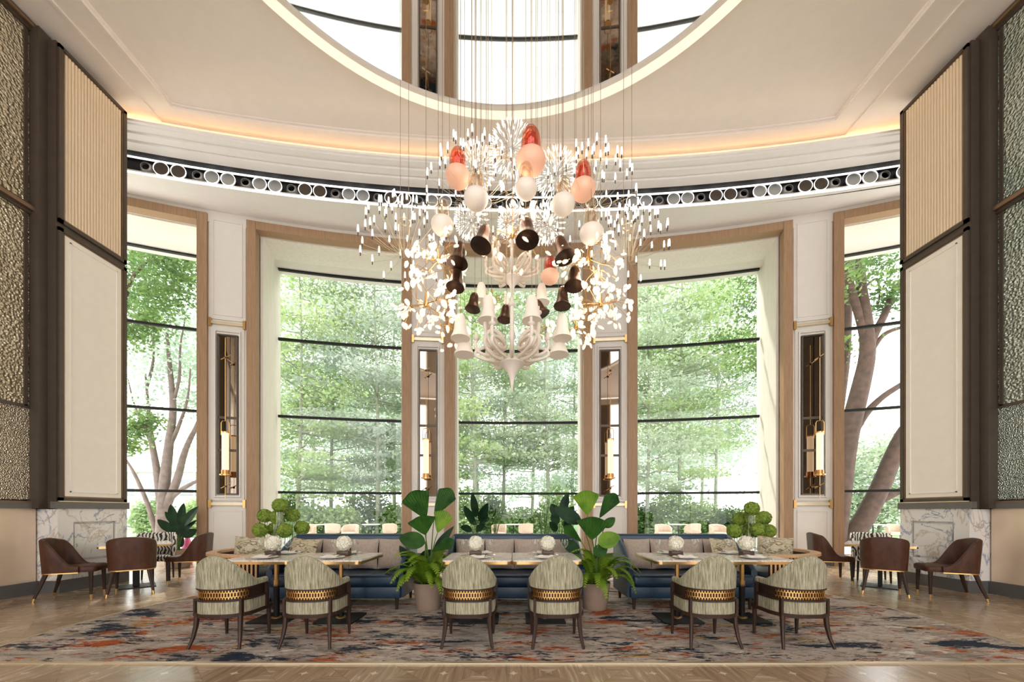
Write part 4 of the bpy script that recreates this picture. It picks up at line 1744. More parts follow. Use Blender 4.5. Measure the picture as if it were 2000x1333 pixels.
def big_plant(px, leaves, label, seed):
    base = Vector(((px - VX) * PD / F, PD + 0.16, 0.012))
    root = empty('potted_plant', base)
    tag(root, label, 'potted plant', 'fan leaf plants in clay pots')
    MB().lathe([(0.001, 0.0), (0.145, 0.0), (0.155, 0.01), (0.20, 0.33), (0.205, 0.36), (0.19, 0.36), (0.185, 0.33), (0.001, 0.32)], 32).build('pot', 'clay_pot', root)
    MB().lathe([(0.001, 0.335), (0.185, 0.33), (0.185, 0.32), (0.001, 0.32)], 24).build('soil', 'soil', root)
    rg = random.Random(seed)
    for (bx_, by_, tx, ty, w, shp, dd, mt, face) in leaves:
        b = P(bx_, by_, PD + 0.16 + dd) - base
        t_ = P(tx, ty, PD + 0.16 + dd - 0.04) - base
        ww = w * (PD + 0.16) / F
        st = MB().tube(stemline((rg.uniform(-0.05, 0.05), rg.uniform(-0.05, 0.05), 0.33), b, 0.12), [0.011, 0.010, 0.009, 0.008, 0.007, 0.006, 0.006], 6).build('stem', 'stem_green', root)
        leaf_mesh(b, t_, ww, shp, 0.07 if shp == 'fan' else 0.025, 0.10, 0.12, face, 12, 20).build('leaf', mt, root, angle=25)
    for i in range(42):
        a = rg.uniform(0, 2 * PI)
        o = link('fern_frond', FROND, root, (0.09 * math.cos(a), 0.09 * math.sin(a), 0.33 + rg.uniform(-0.02, 0.03)))
        s = rg.uniform(1.0, 1.5)
        o.rotation_euler = (rg.uniform(-0.2, 0.2), rg.uniform(-0.70, 0.45), a)
        o.scale = (s, s, s)


Z1 = lambda zx, zy: (620 + zx / 3.703, 940 + zy / 3.703)
Z2 = lambda zx, zy: (1000 + zx / 3.703, 940 + zy / 3.703)


def L_(z, b, t_, w, shp='fan', dd=0.0, mt='leaf_fan', face=(0, -1, 0.25)):
    return (*z(*b), *z(*t_), w / 3.703, shp, dd, mt, face)


left_leaves = [L_(Z1, (785, 275), (690, 70), 215, dd=0.02, face=(0.3, -1, 0.3)), L_(Z1, (845, 260), (950, 50), 175, dd=0.06, face=(-0.4, -1, 0.2)),
               L_(Z1, (868, 378), (915, 215), 170, dd=-0.06, mt='leaf_fan_light', face=(-0.3, -1, 0.4)), L_(Z1, (780, 392), (745, 255), 200, dd=-0.12, face=(0, -1, 0.5)),
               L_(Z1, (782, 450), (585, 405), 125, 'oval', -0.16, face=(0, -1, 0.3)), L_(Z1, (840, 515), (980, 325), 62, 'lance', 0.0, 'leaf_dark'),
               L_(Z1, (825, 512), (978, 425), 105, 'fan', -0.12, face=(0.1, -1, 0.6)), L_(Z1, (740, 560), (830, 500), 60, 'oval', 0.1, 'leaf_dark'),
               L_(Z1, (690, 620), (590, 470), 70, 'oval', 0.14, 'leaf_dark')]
right_leaves = [L_(Z2, (545, 250), (535, 70), 200, dd=0.05, mt='leaf_fan_light', face=(0, -1, 0.35)), L_(Z2, (632, 270), (745, 85), 125, dd=0.0, face=(-0.5, -1, 0.2)),
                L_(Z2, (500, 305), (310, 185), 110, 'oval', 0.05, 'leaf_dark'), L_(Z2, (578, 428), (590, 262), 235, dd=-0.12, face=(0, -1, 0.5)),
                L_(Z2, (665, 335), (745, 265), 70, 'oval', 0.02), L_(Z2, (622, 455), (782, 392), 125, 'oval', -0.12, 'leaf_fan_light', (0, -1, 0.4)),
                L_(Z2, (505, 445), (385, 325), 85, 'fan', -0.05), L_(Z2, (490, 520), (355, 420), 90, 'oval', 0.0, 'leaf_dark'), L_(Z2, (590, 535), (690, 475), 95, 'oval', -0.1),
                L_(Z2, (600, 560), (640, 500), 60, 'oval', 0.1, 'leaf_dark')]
big_plant(831, left_leaves, 'tall fan leaf plant with ferns in a clay pot between the left and middle sofas', 1)
big_plant(1167, right_leaves, 'tall fan leaf plant with ferns in a clay pot between the middle and right sofas', 2)


def back_plant(px, tops, label, d=6.5, matn='leaf_dark', potz=0.0, pr=0.16, ph=0.34, potm='clay_pot', group=None):
    base = Vector(((px - VX) * d / F, d, 0.012 if d < 8 else 0.0))
    root = empty('potted_plant', base)
    tag(root, label, 'potted plant', group)
    MB().lathe([(0.001, 0.0), (pr * 0.8, 0.0), (pr * 0.86, 0.012), (pr, ph), (pr * 0.92, ph), (pr * 0.9, ph - 0.04), (0.001, ph - 0.05)], 28).build('pot', potm, root)
    MB().lathe([(0.001, ph - 0.035), (pr * 0.9, ph - 0.04), (pr * 0.9, ph - 0.05), (0.001, ph - 0.05)], 20).build('soil', 'soil', root)
    rg = random.Random(int(px))
    for (bx_, by_, tx, ty, w) in tops:
        b = P(bx_, by_, d + rg.uniform(-0.15, 0.15)) - base
        t_ = P(tx, ty, d + rg.uniform(-0.2, 0.1)) - base
        MB().tube(stemline((rg.uniform(-0.04, 0.04), rg.uniform(-0.04, 0.04), ph - 0.04), b, 0.1), [0.01, 0.009, 0.008, 0.007, 0.006, 0.005, 0.005], 6).build('stem', 'stem_green', root)
        leaf_mesh(b, t_, w * d / F, 'oval', 0.01, 0.18, 0.08, (rg.uniform(-0.5, 0.5), -1, rg.uniform(-0.1, 0.5))).build('leaf', matn, root, angle=60)


back_plant(932, [(930, 1012, 923, 964, 15), (926, 1020, 906, 990, 17), (936, 1018, 952, 985, 17), (930, 1026, 915, 1010, 14), (938, 1028, 952, 1003, 14), (922, 1036, 900, 1030, 16), (930, 1040, 945, 1022, 14)],
           'dark green broad leaf plant behind the left end of the middle sofa')
back_plant(1093, [(1098, 1005, 1108, 962, 18), (1092, 1010, 1076, 985, 20), (1102, 1015, 1122, 988, 16), (1090, 1025, 1078, 1002, 18), (1100, 1030, 1118, 1010, 18), (1088, 1038, 1074, 1020, 15)],
           'dark green broad leaf plant behind the right end of the middle sofa')


def palm(px, py_top, label, d=6.7, seed=5):
    base = Vector(((px - VX) * d / F, d, 0.012))
    root = empty('bamboo_palm', base)
    tag(root, label, 'potted plant', 'thin leaf palms behind the middle sofa')
    MB().lathe([(0.001, 0.0), (0.12, 0.0), (0.15, 0.30), (0.135, 0.30), (0.13, 0.26), (0.001, 0.25)], 24).build('pot', 'clay_pot', root)
    rg = random.Random(seed)
    top = P(px, py_top, d).z
    for i in range(9):
        a = rg.uniform(0, 2 * PI)
        h = top * rg.uniform(0.7, 1.0)
        r = rg.uniform(0.06, 0.34)
        pts = [Vector((0.03 * math.cos(a), 0.03 * math.sin(a), 0.25))]
        for k in range(1, 7):
            u = k / 6
            pts.append(Vector((r * u ** 1.8 * math.cos(a), r * u ** 1.8 * math.sin(a), 0.25 + (h - 0.25) * u)))
        m = MB()
        m.tube(pts, [0.006] * 6 + [0.002], 5)
        m.build('stem', 'stem_green', root)
        lf = MB()
        for k in range(30):
            u = 0.45 + 0.55 * k / 29
            q = u * 6
            i0 = min(5, int(q))
            c = pts[i0].lerp(pts[i0 + 1], q - i0)
            b = rg.uniform(0, 2 * PI)
            dd = Vector((math.cos(b), math.sin(b), rg.uniform(-0.1, 0.8))).normalized()
            Ln = rg.uniform(0.10, 0.20)
            sd = dd.cross(Vector((0, 0, 1))).normalized() * 0.008
            lf.raw([c, c + dd * Ln * 0.4 + sd, c + dd * Ln - Vector((0, 0, 0.03)), c + dd * Ln * 0.4 - sd], [(0, 1, 2, 3)])
        lf.build('leaflets', 'leaf_palm', root, smooth=False)


palm(962, 966, 'thin leaf palm behind the middle sofa, left of its centre', 6.75, 5)
palm(1062, 962, 'thin leaf palm behind the middle sofa, right of its centre', 6.75, 9)

back_plant(347, [(345, 1035, 331, 985, 17), (352, 1030, 357, 983, 15), (358, 1028, 384, 990, 18), (340, 1040, 306, 1015, 16), (358, 1040, 382, 1016, 10), (348, 1045, 340, 1010, 20), (356, 1048, 366, 1008, 18), (350, 1058, 338, 1030, 20), (357, 1050, 384, 1034, 17), (337, 1050, 302, 1048, 20), (350, 1070, 348, 1036, 22), (344, 1025, 322, 1000, 12)],
           'dark rubber plant in a pale square edged pot by the left end window', 9.0, 'leaf_dark', 0, 0.26, 0.42, 'clay_pot')
# pink glass vase beside it
pv = empty('pink_vase', P(366, 1000, 9.6).xy.to_3d())
tag(pv, 'tall pink glass vase on the floor behind the rubber plant', 'vase')
MB().lathe([(0.001, 0), (0.10, 0), (0.13, 0.12), (0.14, 0.35), (0.08, 0.55), (0.05, 0.66), (0.075, 0.74), (0.068, 0.74), (0.045, 0.66)], 24).build('body', 'pink_glass', pv)

# ================================================================== WALL LANTERNS (one hanging before each pier mirror)
LN = ['leftmost pier', 'pier left of the middle window', 'pier right of the middle window', 'rightmost pier']
for i, (th, rf) in enumerate(lantern_spots):
    c = Vector(AP(rf - 0.26, th + (0.04, -0.02, -0.02, 0.06)[i] / RW, 0))
    nrm = Vector((-math.sin(th), -math.cos(th), 0))
    root = empty('wall_lantern', (c.x, c.y, 0), -th)
    tag(root, 'brass wall lantern with a glowing glass tube on the ' + LN[i], 'wall lamp', 'brass tube lanterns on the piers')
    z0, z1 = 2.24, 3.20
    MB().lathe([(0.001, z0), (0.072, z0), (0.072, z1), (0.001, z1)], 24).build('glass_tube', 'lantern_glow', root)
    for z in (z0, z0 + 0.10):
        pass
    MB().lathe([(0.001, z0 - 0.07), (0.085, z0 - 0.07), (0.085, z0 + 0.07), (0.073, z0 + 0.07), (0.073, z0), (0.001, z0)], 24).build('bottom_cap', 'copper', root)
    MB().lathe([(0.001, z1), (0.08, z1), (0.08, z1 + 0.03), (0.001, z1 + 0.03)], 24).build('top_cap', 'brass', root)
    MB().lathe([(0.105, z0 - 0.06), (0.12, z0 - 0.06), (0.12, z0 - 0.03), (0.105, z0 - 0.03)], 24, closed=True).build('lower_ring', 'brass', root)
    hd = MB().tube([(-0.085, 0, z1 - 0.05), (-0.085, 0, z1 + 0.24), (-0.06, 0, z1 + 0.29), (0.06, 0, z1 + 0.29), (0.085, 0, z1 + 0.24), (0.085, 0, z1 - 0.05)], 0.008, 6).build('handle', 'brass', root)
    MB().tube([(0, 0, z1 + 0.29), (0, 0, 5.5)], 0.006, 6).build('rod', 'brass', root)
    MB().tube([(0, 0, z0 - 0.07), (0, 0, 1.62)], 0.006, 6).build('rod', 'brass', root)
    for z in (5.02, 1.92):
        b = MB().tube([(0, 0, z), (0, 0.24, z)], 0.012, 8).build('bracket', 'brass', root)
        MB().tube([(-0.10, 0.02, z - 0.05), (0.10, 0.02, z + 0.08)], 0.010, 6).build('cross_bar', 'brass', b)
        MB().lathe([(0.001, -0.03), (0.03, -0.02), (0.03, 0.02), (0.001, 0.03)], 10, (0, 0.02, z)).build('boss', 'box_brown', b)

# ================================================================== THE CHANDELIER CLUSTER
CD = 5.6                       # depth of its middle
ZTOP = ZMI - 0.0105


def cable(root, x=0.0, y=0.0, z0=0.0, r=0.0035):
    MB().tube([(x, y, z0), (x, y, ZTOP - root.location.z)], r, 5).build('cable', 'bronze_edge', root)


def dandelion(px, py, rpx, d, label):
    c = P(px, py, d)
    r = rpx * d / F
    root = empty('dandelion_lamp', c)
    tag(root, label, 'pendant lamp', 'round dandelion lamps of the chandelier')
    MB().lathe([(0.001, -0.03), (0.03, 0), (0.001, 0.03)], 10).build('hub', 'chrome_ring', root)
    n = 190
    rods, tips = MB(), MB()
    for i in range(n):
        z = 1 - 2 * (i + 0.5) / n
        a = i * 2.399963
        q = math.sqrt(1 - z * z)
        dv = Vector((q * math.cos(a), q * math.sin(a), z))
        rods.tube([dv * 0.02, dv * r * 0.86], 0.0022, 3, False)
        tips.tube([dv * r * 0.80, dv * r * 0.90, dv * r], [0.003, 0.010, 0.003], 5)
    tag(rods.build('wires', 'chrome_ring', root, smooth=False), kind='stuff')
    tag(tips.build('glass_tips', 'bead_glow', root), kind='stuff')
    cable(root)


dandelion(1000, 291, 46, 6.30, 'largest sparkling dandelion lamp at the very top of the chandelier')
dandelion(929, 328, 41, 6.45, 'sparkling dandelion lamp left of the top one, behind a pink globe')
dandelion(1086, 340, 43, 6.40, 'sparkling dandelion lamp right of the top one')
dandelion(921, 432, 35, 6.35, 'sparkling dandelion lamp low on the left under the white globe')
dandelion(1003, 437, 32, 6.45, 'sparkling dandelion lamp low in the middle above the brass hub')
dandelion(1069, 438, 36, 6.35, 'sparkling dandelion lamp low on the right')


def fountain(px, py, rpx, d, label, seed, hgt=0.42):
    """wire fountain: a sheaf of upright wires, arms fanning out, a small candle bulb at each tip"""
    c = P(px, py, d)
    R = rpx * d / F
    root = empty('wire_fountain_lamp', c)
    tag(root, label, 'pendant lamp', 'wire fountain lamps of the chandelier')
    rg = random.Random(seed)
    wires, tips, caps = MB(), MB(), MB()
    n = 64
    for i in range(n):
        a = i * 2.399963
        e = -0.35 + 1.75 * ((i + 0.5) / n) ** 0.9           # elevation
        dv = Vector((math.cos(e) * math.cos(a), math.cos(e) * math.sin(a), math.sin(e) * 0.92))
        tip = dv * R * rg.uniform(0.93, 1.03)
        s0 = Vector((0.075 * math.cos(a), 0.075 * math.sin(a), hgt))
        s1 = Vector((0.075 * math.cos(a), 0.075 * math.sin(a), -0.05))
        mid = Vector((tip.x * 0.45, tip.y * 0.45, tip.z * 0.35 - 0.06))
        wires.tube([s0, s1, mid, tip] if i % 3 == 0 else [s1, mid, tip], 0.0020, 3, False)
        tips.tube([tip + Vector((0, 0, 0.01)), tip + Vector((0, 0, 0.045)), tip + Vector((0, 0, 0.11))], [0.013, 0.016, 0.010], 6)
        caps.tube([tip + Vector((0, 0, -0.035)), tip + Vector((0, 0, 0.012))], 0.009, 5)
    tag(wires.build('wires', 'brass_pale', root, smooth=False), kind='stuff')
    tag(tips.build('candle_bulbs', 'bulb_tip', root), kind='stuff')
    tag(caps.build('bulb_caps', 'bronze_dark', root), kind='stuff')
    MB().lathe([(0.07, hgt - 0.01), (0.08, hgt - 0.01), (0.08, hgt + 0.01), (0.07, hgt + 0.01)], 20, closed=True).build('ring', 'brass_pale', root)
    for x in (-0.06, 0.06):
        cable(root, x, 0, hgt)


fountain(930, 392, 97, 5.45, 'wire fountain lamp with candle bulbs at the upper left of the chandelier', 1)
fountain(1150, 402, 92, 5.45, 'wire fountain lamp with candle bulbs at the upper right of the chandelier', 2)
fountain(790, 490, 84, 5.60, 'wire fountain lamp with candle bulbs at the far left of the chandelier', 3)
fountain(1226, 500, 80, 5.60, 'wire fountain lamp with candle bulbs at the far right of the chandelier', 4)


def light_leaf():
    m = MB()
    m.lathe([(0.001, -0.055), (0.022, -0.035), (0.033, 0.0), (0.028, 0.03), (0.001, 0.05)], 8)
    m.v = [(x, y * 0.35, z) for x, y, z in m.v]
    return m.mesh('light_leaf', 'leaf_glow', angle=80)


LLEAF = light_leaf()


def heracleum(px, py, rpx, d, label, seed, n=58):
    """branching brass lamp whose tips are small glowing leaves"""
    c = P(px, py, d)
    R = rpx * d / F
    root = empty('leaf_lamp', c)
    tag(root, label, 'pendant lamp', 'glowing leaf lamps of the chandelier')
    rg = random.Random(seed)
    MB().lathe([(0.001, -0.05), (0.025, -0.04), (0.035, 0), (0.02, 0.04), (0.012, 0.16), (0.001, 0.16)], 12).build('hub', 'brass', root)
    br = MB()
    na = 9
    arms = []
    for i in range(na):
        a = i * 2 * PI / na + rg.uniform(-0.2, 0.2)
        e = rg.uniform(-0.55, 0.45)
        dv = Vector((math.cos(e) * math.cos(a), math.cos(e) * math.sin(a), math.sin(e)))
        p1 = dv * R * 0.42
        br.tube([(0, 0, 0), p1], 0.007, 5)
        arms.append((p1, dv))
    k = 0
    for i in range(n):
        p1, dv = arms[i % na]
        q = (dv + Vector((rg.gauss(0, 0.55), rg.gauss(0, 0.55), rg.gauss(-0.12, 0.42)))).normalized()
        tip = q * R * rg.uniform(0.70, 1.05)
        mid = p1.lerp(tip, 0.55) + Vector((0, 0, 0.03))
        br.tube([p1, mid, tip], 0.003, 4, False)
        o = link('light_leaf', LLEAF, root, tip)
        s = rg.uniform(0.8, 1.25)
        o.scale = (s, s, s)
        o.rotation_euler = (rg.uniform(-0.9, 0.9), rg.uniform(-0.9, 0.9), rg.uniform(-0.9, 0.9))
    br.build('branches', 'brass', root, smooth=False)
    cable(root, 0, 0, 0.16)


heracleum(856, 508, 66, 5.35, 'glowing leaf lamp with brass hub on the left, the upper one', 1, 52)
heracleum(832, 594, 62, 5.45, 'glowing leaf lamp with brass hub on the left, the lower one', 2, 66)
heracleum(1001, 460, 78, 5.45, 'glowing leaf lamp with the large brass hub in the middle of the chandelier', 3, 46)
heracleum(1149, 506, 66, 5.35, 'glowing leaf lamp with brass hub on the right, the upper one', 4, 52)
heracleum(1173, 594, 62, 5.45, 'glowing leaf lamp with brass hub on the right, the lower one', 5, 66)
heracleum(878, 640, 46, 5.75, 'small trailing glowing leaf lamp beside the left white bells', 6, 30)
heracleum(1125, 640, 46, 5.75, 'small trailing glowing leaf lamp beside the right white bells', 7, 30)
heracleum(960, 585, 40, 6.1, 'small glowing leaf lamp behind the left dark bells', 8, 22)
heracleum(1050, 640, 40, 6.1, 'small glowing leaf lamp behind the white scroll chandelier', 9, 22)


def bell(px, py, rpx, d, label, tilt=(0.35, 0.0), dark=True, hh=2.3):
    """bell shaped pendant: narrow dome, waist, flared mouth"""
    c = P(px, py, d)
    r = rpx * d / F
    root = empty('bell_lamp', c)
    tag(root, label, 'pendant lamp', 'dark bell lamps of the chandelier' if dark else 'white bell lamps of the chandelier')
    h = r * hh
    out = [(r, 0.0), (r * 0.97, 0.05 * h), (r * 0.80, 0.18 * h), (r * 0.66, 0.36 * h), (r * 0.60, 0.58 * h), (r * 0.55, 0.78 * h), (r * 0.40, 0.93 * h), (r * 0.15, 0.995 * h), (0.001, h)]
    inn = [(0.001, h * 0.93), (r * 0.36, 0.88 * h), (r * 0.50, 0.74 * h), (r * 0.55, 0.56 * h), (r * 0.61, 0.36 * h), (r * 0.75, 0.18 * h), (r * 0.93, 0.03 * h), (r, 0.0)]
    M_ = Matrix.Rotation(-tilt[0] * 0.3, 4, 'X') @ Matrix.Rotation(tilt[1], 4, 'Y')
    MB().lathe(out, 28, mat=M_).build('shade', 'lamp_bronze' if dark else 'bell_white', root, angle=70)
    MB().lathe(inn, 28, mat=M_).build('lining', 'lamp_inside' if dark else 'bell_white', root, angle=70)
    if dark:
        sp = MB()
        for k in range(3):
            a = k * 2 * PI / 3 + 0.4
            p = M_ @ Vector((r * 0.93 * math.cos(a), r * 0.93 * math.sin(a), 0.06 * h))
            sp.tube([M_ @ Vector((0, 0, 0.10 * h)), p], 0.004, 5)
        sp.build('spokes', 'copper', root)
        b = M_ @ Vector((0, 0, 0.5 * h))
        MB().lathe([(0.001, -0.035), (0.025, -0.02), (0.03, 0.0), (0.02, 0.03), (0.001, 0.04)], 12, tuple(b)).build('bulb', 'leaf_glow', root)
    tp = M_ @ Vector((0, 0, h))
    cable(root, tp.x, tp.y, tp.z)


for i, (px, py, r, d, tl, lab) in enumerate([
        (939, 481, 21, 5.2, (0.75, 0.2), 'left of the middle brass hub'), (894, 515, 20, 5.2, (0.45, 0.1), 'high on the left beside the leaf lamp'), (889, 562, 18, 5.3, (0.5, 0.1), 'on the left below its twin'),
        (1030, 470, 23, 5.1, (0.75, -0.05), 'just right of the middle brass hub, mouth turned to the front'), (1104, 504, 21, 5.2, (0.6, -0.25), 'high on the right beside the leaf lamp'), (1121, 560, 19, 5.3, (0.55, 0.05), 'on the right below its twin'),
        (923, 605, 15, 5.3, (0.3, 0.12), 'small one left of the left white bell'), (1098, 599, 17, 5.3, (0.3, 0.05), 'small one right of the right white bell'), (985, 626, 14, 5.3, (0.25, 0.1), 'smallest one hanging lowest near the middle'),
        (1061, 615, 14, 5.5, (0.2, -0.45), 'small tilted one right behind the right white bell')]):
    bell(px, py, r, d, 'dark bronze bell lamp ' + lab, tl, True)
for i, (px, py, r, d, lab) in enumerate([
        (953, 628, 20, 5.35, 'front left above the scroll chandelier'), (1039, 628, 20, 5.35, 'front right above the scroll chandelier'), (899, 662, 19, 5.5, 'far left, upper of two'), (1098, 662, 19, 5.5, 'far right, upper of two'),
        (907, 694, 20, 5.7, 'far left, lowest'), (1091, 694, 20, 5.7, 'far right, lowest'), (940, 590, 15, 5.9, 'back left, half hidden'), (1058, 592, 15, 5.9, 'back right, half hidden'), (990, 604, 10, 5.9, 'thin one behind the smallest bronze bell')]):
    bell(px, py, r, d, 'milky white bell lamp, ' + lab, (0.12, 0), False, 2.6)


def globe(px, py, rpx, d, label, pink=True, cap=None, ctilt=0.0):
    """blown glass lamp: an egg shaped glowing globe with a smaller glass dome on top"""
    c = P(px, py, d)
    r = rpx * d / F
    root = empty('globe_lamp', c)
    tag(root, label, 'pendant lamp', 'blown glass globe lamps of the chandelier')
    prof = []
    for k in range(13):
        a = -PI / 2 + PI * k / 12
        z = math.sin(a)
        prof.append((max(0.001, r * math.cos(a) * (1.0 + 0.06 * z)), r * z * (0.85 if z < 0 else 0.70)))
    MB().lathe(prof, 32).build('globe', 'globe_pink' if pink else 'globe_white', root, angle=80)
    q = r * 0.66
    dome = [(q * 0.96, r * 0.45), (q, r * 0.8), (q * 1.0, r * 1.3), (q * 0.9, r * 1.75), (q * 0.65, r * 2.1), (q * 0.28, r * 2.28), (0.001, r * 2.3)]
    MB().lathe(dome, 28).build('glass_dome', 'red_glass' if pink else 'milk_glass', root, angle=80)
    q2 = q * 0.62
    MB().lathe([(q2, r * 0.7), (q2 * 1.1, r * 1.2), (q2 * 0.9, r * 1.7), (0.001, r * 1.95)], 20).build('inner_cup', 'red_glass' if pink else 'milk_glass', root, angle=80)
    cable(root, 0, 0, r * 2.3)


globe(1037, 315, 29, 5.1, 'largest peach glass globe with a red dome at the top of the chandelier', True)
globe(894, 345, 24, 5.15, 'peach glass globe with a red dome at the upper left of the chandelier', True)
globe(1139, 370, 24, 5.2, 'peach glass globe with a red dome at the upper right of the chandelier', True)
globe(1074, 540, 18, 5.6, 'small pink globe with a red dome low on the right, behind the bronze bells', True)
globe(930, 388, 24, 5.0, 'white glass globe with a milky dome below the left peach globe', False)
globe(1027, 369, 22, 5.0, 'white glass globe with a milky dome right below the largest peach globe', False)
globe(1100, 399, 23, 5.05, 'white glass globe with a milky dome below the right peach globe', False)
globe(864, 440, 22, 5.1, 'white glass globe with a milky dome at the left edge of the chandelier', False)
globe(1155, 456, 23, 5.1, 'white glass globe with a milky dome at the right edge of the chandelier', False)


def scroll_chandelier(px, py, s, d, label, arms=6):
    """classical white chandelier: turned stem, cone finial and S-scroll arms with candle cups; origin at the cone top"""
    c = P(px, py, d)
    root = empty('scroll_chandelier', c)
    tag(root, label, 'chandelier', 'white scroll chandeliers')
    k = s * d / F
    MB().lathe([(0.001, -0.60 * k), (0.018 * k, -0.56 * k), (0.03 * k, -0.42 * k), (0.05 * k, -0.30 * k), (0.10 * k, -0.17 * k), (0.20 * k, -0.05 * k), (0.27 * k, 0.0), (0.24 * k, 0.06 * k), (0.12 * k, 0.12 * k), (0.06 * k, 0.22 * k), (0.001, 0.22 * k)], 24).build('finial', 'plaster_lamp', root, angle=70)
    MB().lathe([(0.06 * k, 0.15 * k), (0.045 * k, 0.5 * k), (0.08 * k, 0.56 * k), (0.045 * k, 0.62 * k), (0.04 * k, 0.95 * k), (0.07 * k, 1.0 * k), (0.02 * k, 1.1 * k), (0.001, 1.1 * k)], 18).build('stem', 'plaster_lamp', root, angle=70)
    pts = []
    for (x, z) in ((0.12, 0.06), (0.40, 0.08), (0.62, 0.26), (0.60, 0.50), (0.40, 0.62), (0.22, 0.50), (0.26, 0.32), (0.46, 0.30), (0.60, 0.48), (0.64, 0.70), (0.62, 0.90)):
        pts.append((x * k, z * k))
    sm = []
    for i in range(len(pts) - 1):
        p0, p1, p2, p3 = pts[max(i - 1, 0)], pts[i], pts[i + 1], pts[min(i + 2, len(pts) - 1)]
        for q in range(4):
            u = q / 4
            sm.append(tuple(0.5 * ((2 * p1[a]) + (-p0[a] + p2[a]) * u + (2 * p0[a] - 5 * p1[a] + 4 * p2[a] - p3[a]) * u * u + (-p0[a] + 3 * p1[a] - 3 * p2[a] + p3[a]) * u ** 3) for a in (0, 1)))
    sm.append(pts[-1])
    am = MB()
    am.tube([(x, 0, z) for x, z in sm], [0.046 * k * (0.75 + 0.25 * math.sin(PI * i / (len(sm) - 1))) for i in range(len(sm))], 8)
    am = am.mesh('arm', 'plaster_lamp', angle=70)
    low = MB()
    low.tube([(x * 1.22, 0, z * 0.52 + 0.04 * k) for x, z in sm], [0.036 * k] * len(sm), 8)
    low = low.mesh('arm', 'plaster_lamp', angle=70)
    cup = MB().lathe([(0.03 * k, -0.02 * k), (0.07 * k, 0.02 * k), (0.075 * k, 0.05 * k), (0.03 * k, 0.05 * k), (0.03 * k, 0.16 * k), (0.001, 0.17 * k)], 12).mesh('candle_cup', 'plaster_lamp', angle=60)
    for i in range(arms):
        a = 2 * PI * (i + 0.5) / arms
        o = link('arm', am, root, None, a)
        link('candle_cup', cup, o, (0.62 * k, 0, 0.90 * k))
        o = link('arm', low, root, None, a + PI / arms)
        link('candle_cup', cup, o, (0.756 * k, 0, 0.51 * k))
    cable(root, 0, 0, 1.1 * k)


scroll_chandelier(1000, 712, 92, 5.6, 'white scroll arm chandelier with pointed finial at the bottom of the cluster')
scroll_chandelier(1000, 546, 66, 5.8, 'white scroll arm chandelier with pointed finial, the upper one in the middle of the cluster', 6)

# the light of the lamps themselves
for (px, py, d, e, r) in ((1000, 400, 5.3, 26, 0.35), (860, 540, 5.3, 16, 0.25), (1145, 540, 5.3, 16, 0.25)):
    l = bpy.data.lights.new('chandelier_light', 'POINT')
    l.energy = e
    l.color = (1.0, 0.84, 0.66)
    l.shadow_soft_size = r
    o = bpy.data.objects.new('chandelier_light', l)
    COL.objects.link(o)
    o.location = P(px, py, d)


# ================================================================== OUTSIDE
gr = struct(MB().box(-40, 40, 11.9, 19.5, -0.2, -0.03).build('floor_terrace', 'terrace_paving', smooth=False))
lw = struct(MB().box(-90, 90, 19.5, 110, -0.3, -0.05).build('floor_lawn', 'lawn', smooth=False))


def tree(base, H, crown, z0, label, mats, seed, nl=9000, leaf=0.17, flat=0.22, ncl=70, rtr=0.13, lean=(0, 0), group='trees outside the windows', stems=1, name='garden_tree'):
    """base (x, y); H total height; crown radius; z0 lowest foliage; layered leaf clouds on real branches"""
    rng = np.random.default_rng(seed)
    rg = random.Random(seed)
    root = empty(name, (base[0], base[1], -0.06))
    tag(root, label, 'tree', group)
    tr = MB()
    clusters = []
    tops = []
    for s in range(stems):
        off = (rg.uniform(-0.5, 0.5) * (stems > 1) * crown * 0.6, rg.uniform(-0.3, 0.3) * (stems > 1) * crown * 0.4)
        pts, rr = [], []
        n = 9
        ph = rg.uniform(0, 6)
        for i in range(n + 1):
            u = i / n
            pts.append(Vector((lean[0] * u + off[0] * u + 0.12 * math.sin(u * 5 + ph) * crown * 0.25, lean[1] * u + off[1] * u + 0.1 * math.cos(u * 4 + ph) * crown * 0.2, H * 0.95 * u)))
            rr.append(rtr * (1 - 0.8 * u) + 0.015)
        tr.tube(pts, rr, 8)
        tops.append((pts, rr))
    for i in range(ncl):
        pts, rr = tops[i % stems]
        u = rg.uniform(max(0.05, z0 / H * 0.9), 1.0)
        q = u * (len(pts) - 1)
        i0 = min(len(pts) - 2, int(q))
        p = pts[i0].lerp(pts[i0 + 1], q - i0)
        a = rg.uniform(0, 2 * PI)
        rel = (p.z - z0) / max(0.1, H - z0)
        prof = max(0.18, math.sqrt(max(0.0, 1 - (2 * max(0, rel) - 0.75) ** 2 * 0.62)))
        R = crown * prof * rg.uniform(0.25, 1.0) ** 0.6
        tip = p + Vector((R * math.cos(a), R * math.sin(a), R * rg.uniform(0.05, 0.32)))
        tip.z = max(tip.z, z0)
        mid = p.lerp(tip, 0.5) + Vector((0, 0, -0.04 * R))
        tr.tube([p, mid, tip], [rr[i0] * 0.42 + 0.008, rr[i0] * 0.25 + 0.006, 0.006], 5, False)
        clusters.append((tip, R))
    tr.build('trunk', mats[0], root, angle=60)
    per = nl // ncl
    P_ = []
    for (tip, R) in clusters:
        s = crown * rg.uniform(0.20, 0.34)
        g = rng.normal(size=(per, 3)) * np.array([s, s, s * flat])
        P_.append(g + np.array(tip))
    P_ = np.concatenate(P_)
    v, f = leaf_quads(P_, leaf, rng)
    me = fastmesh('foliage', v, f, mats[1])
    tag(link('foliage', me, root), kind='stuff')
    return root


MB_ = ('bark_pale', 'leaf_tree_a')
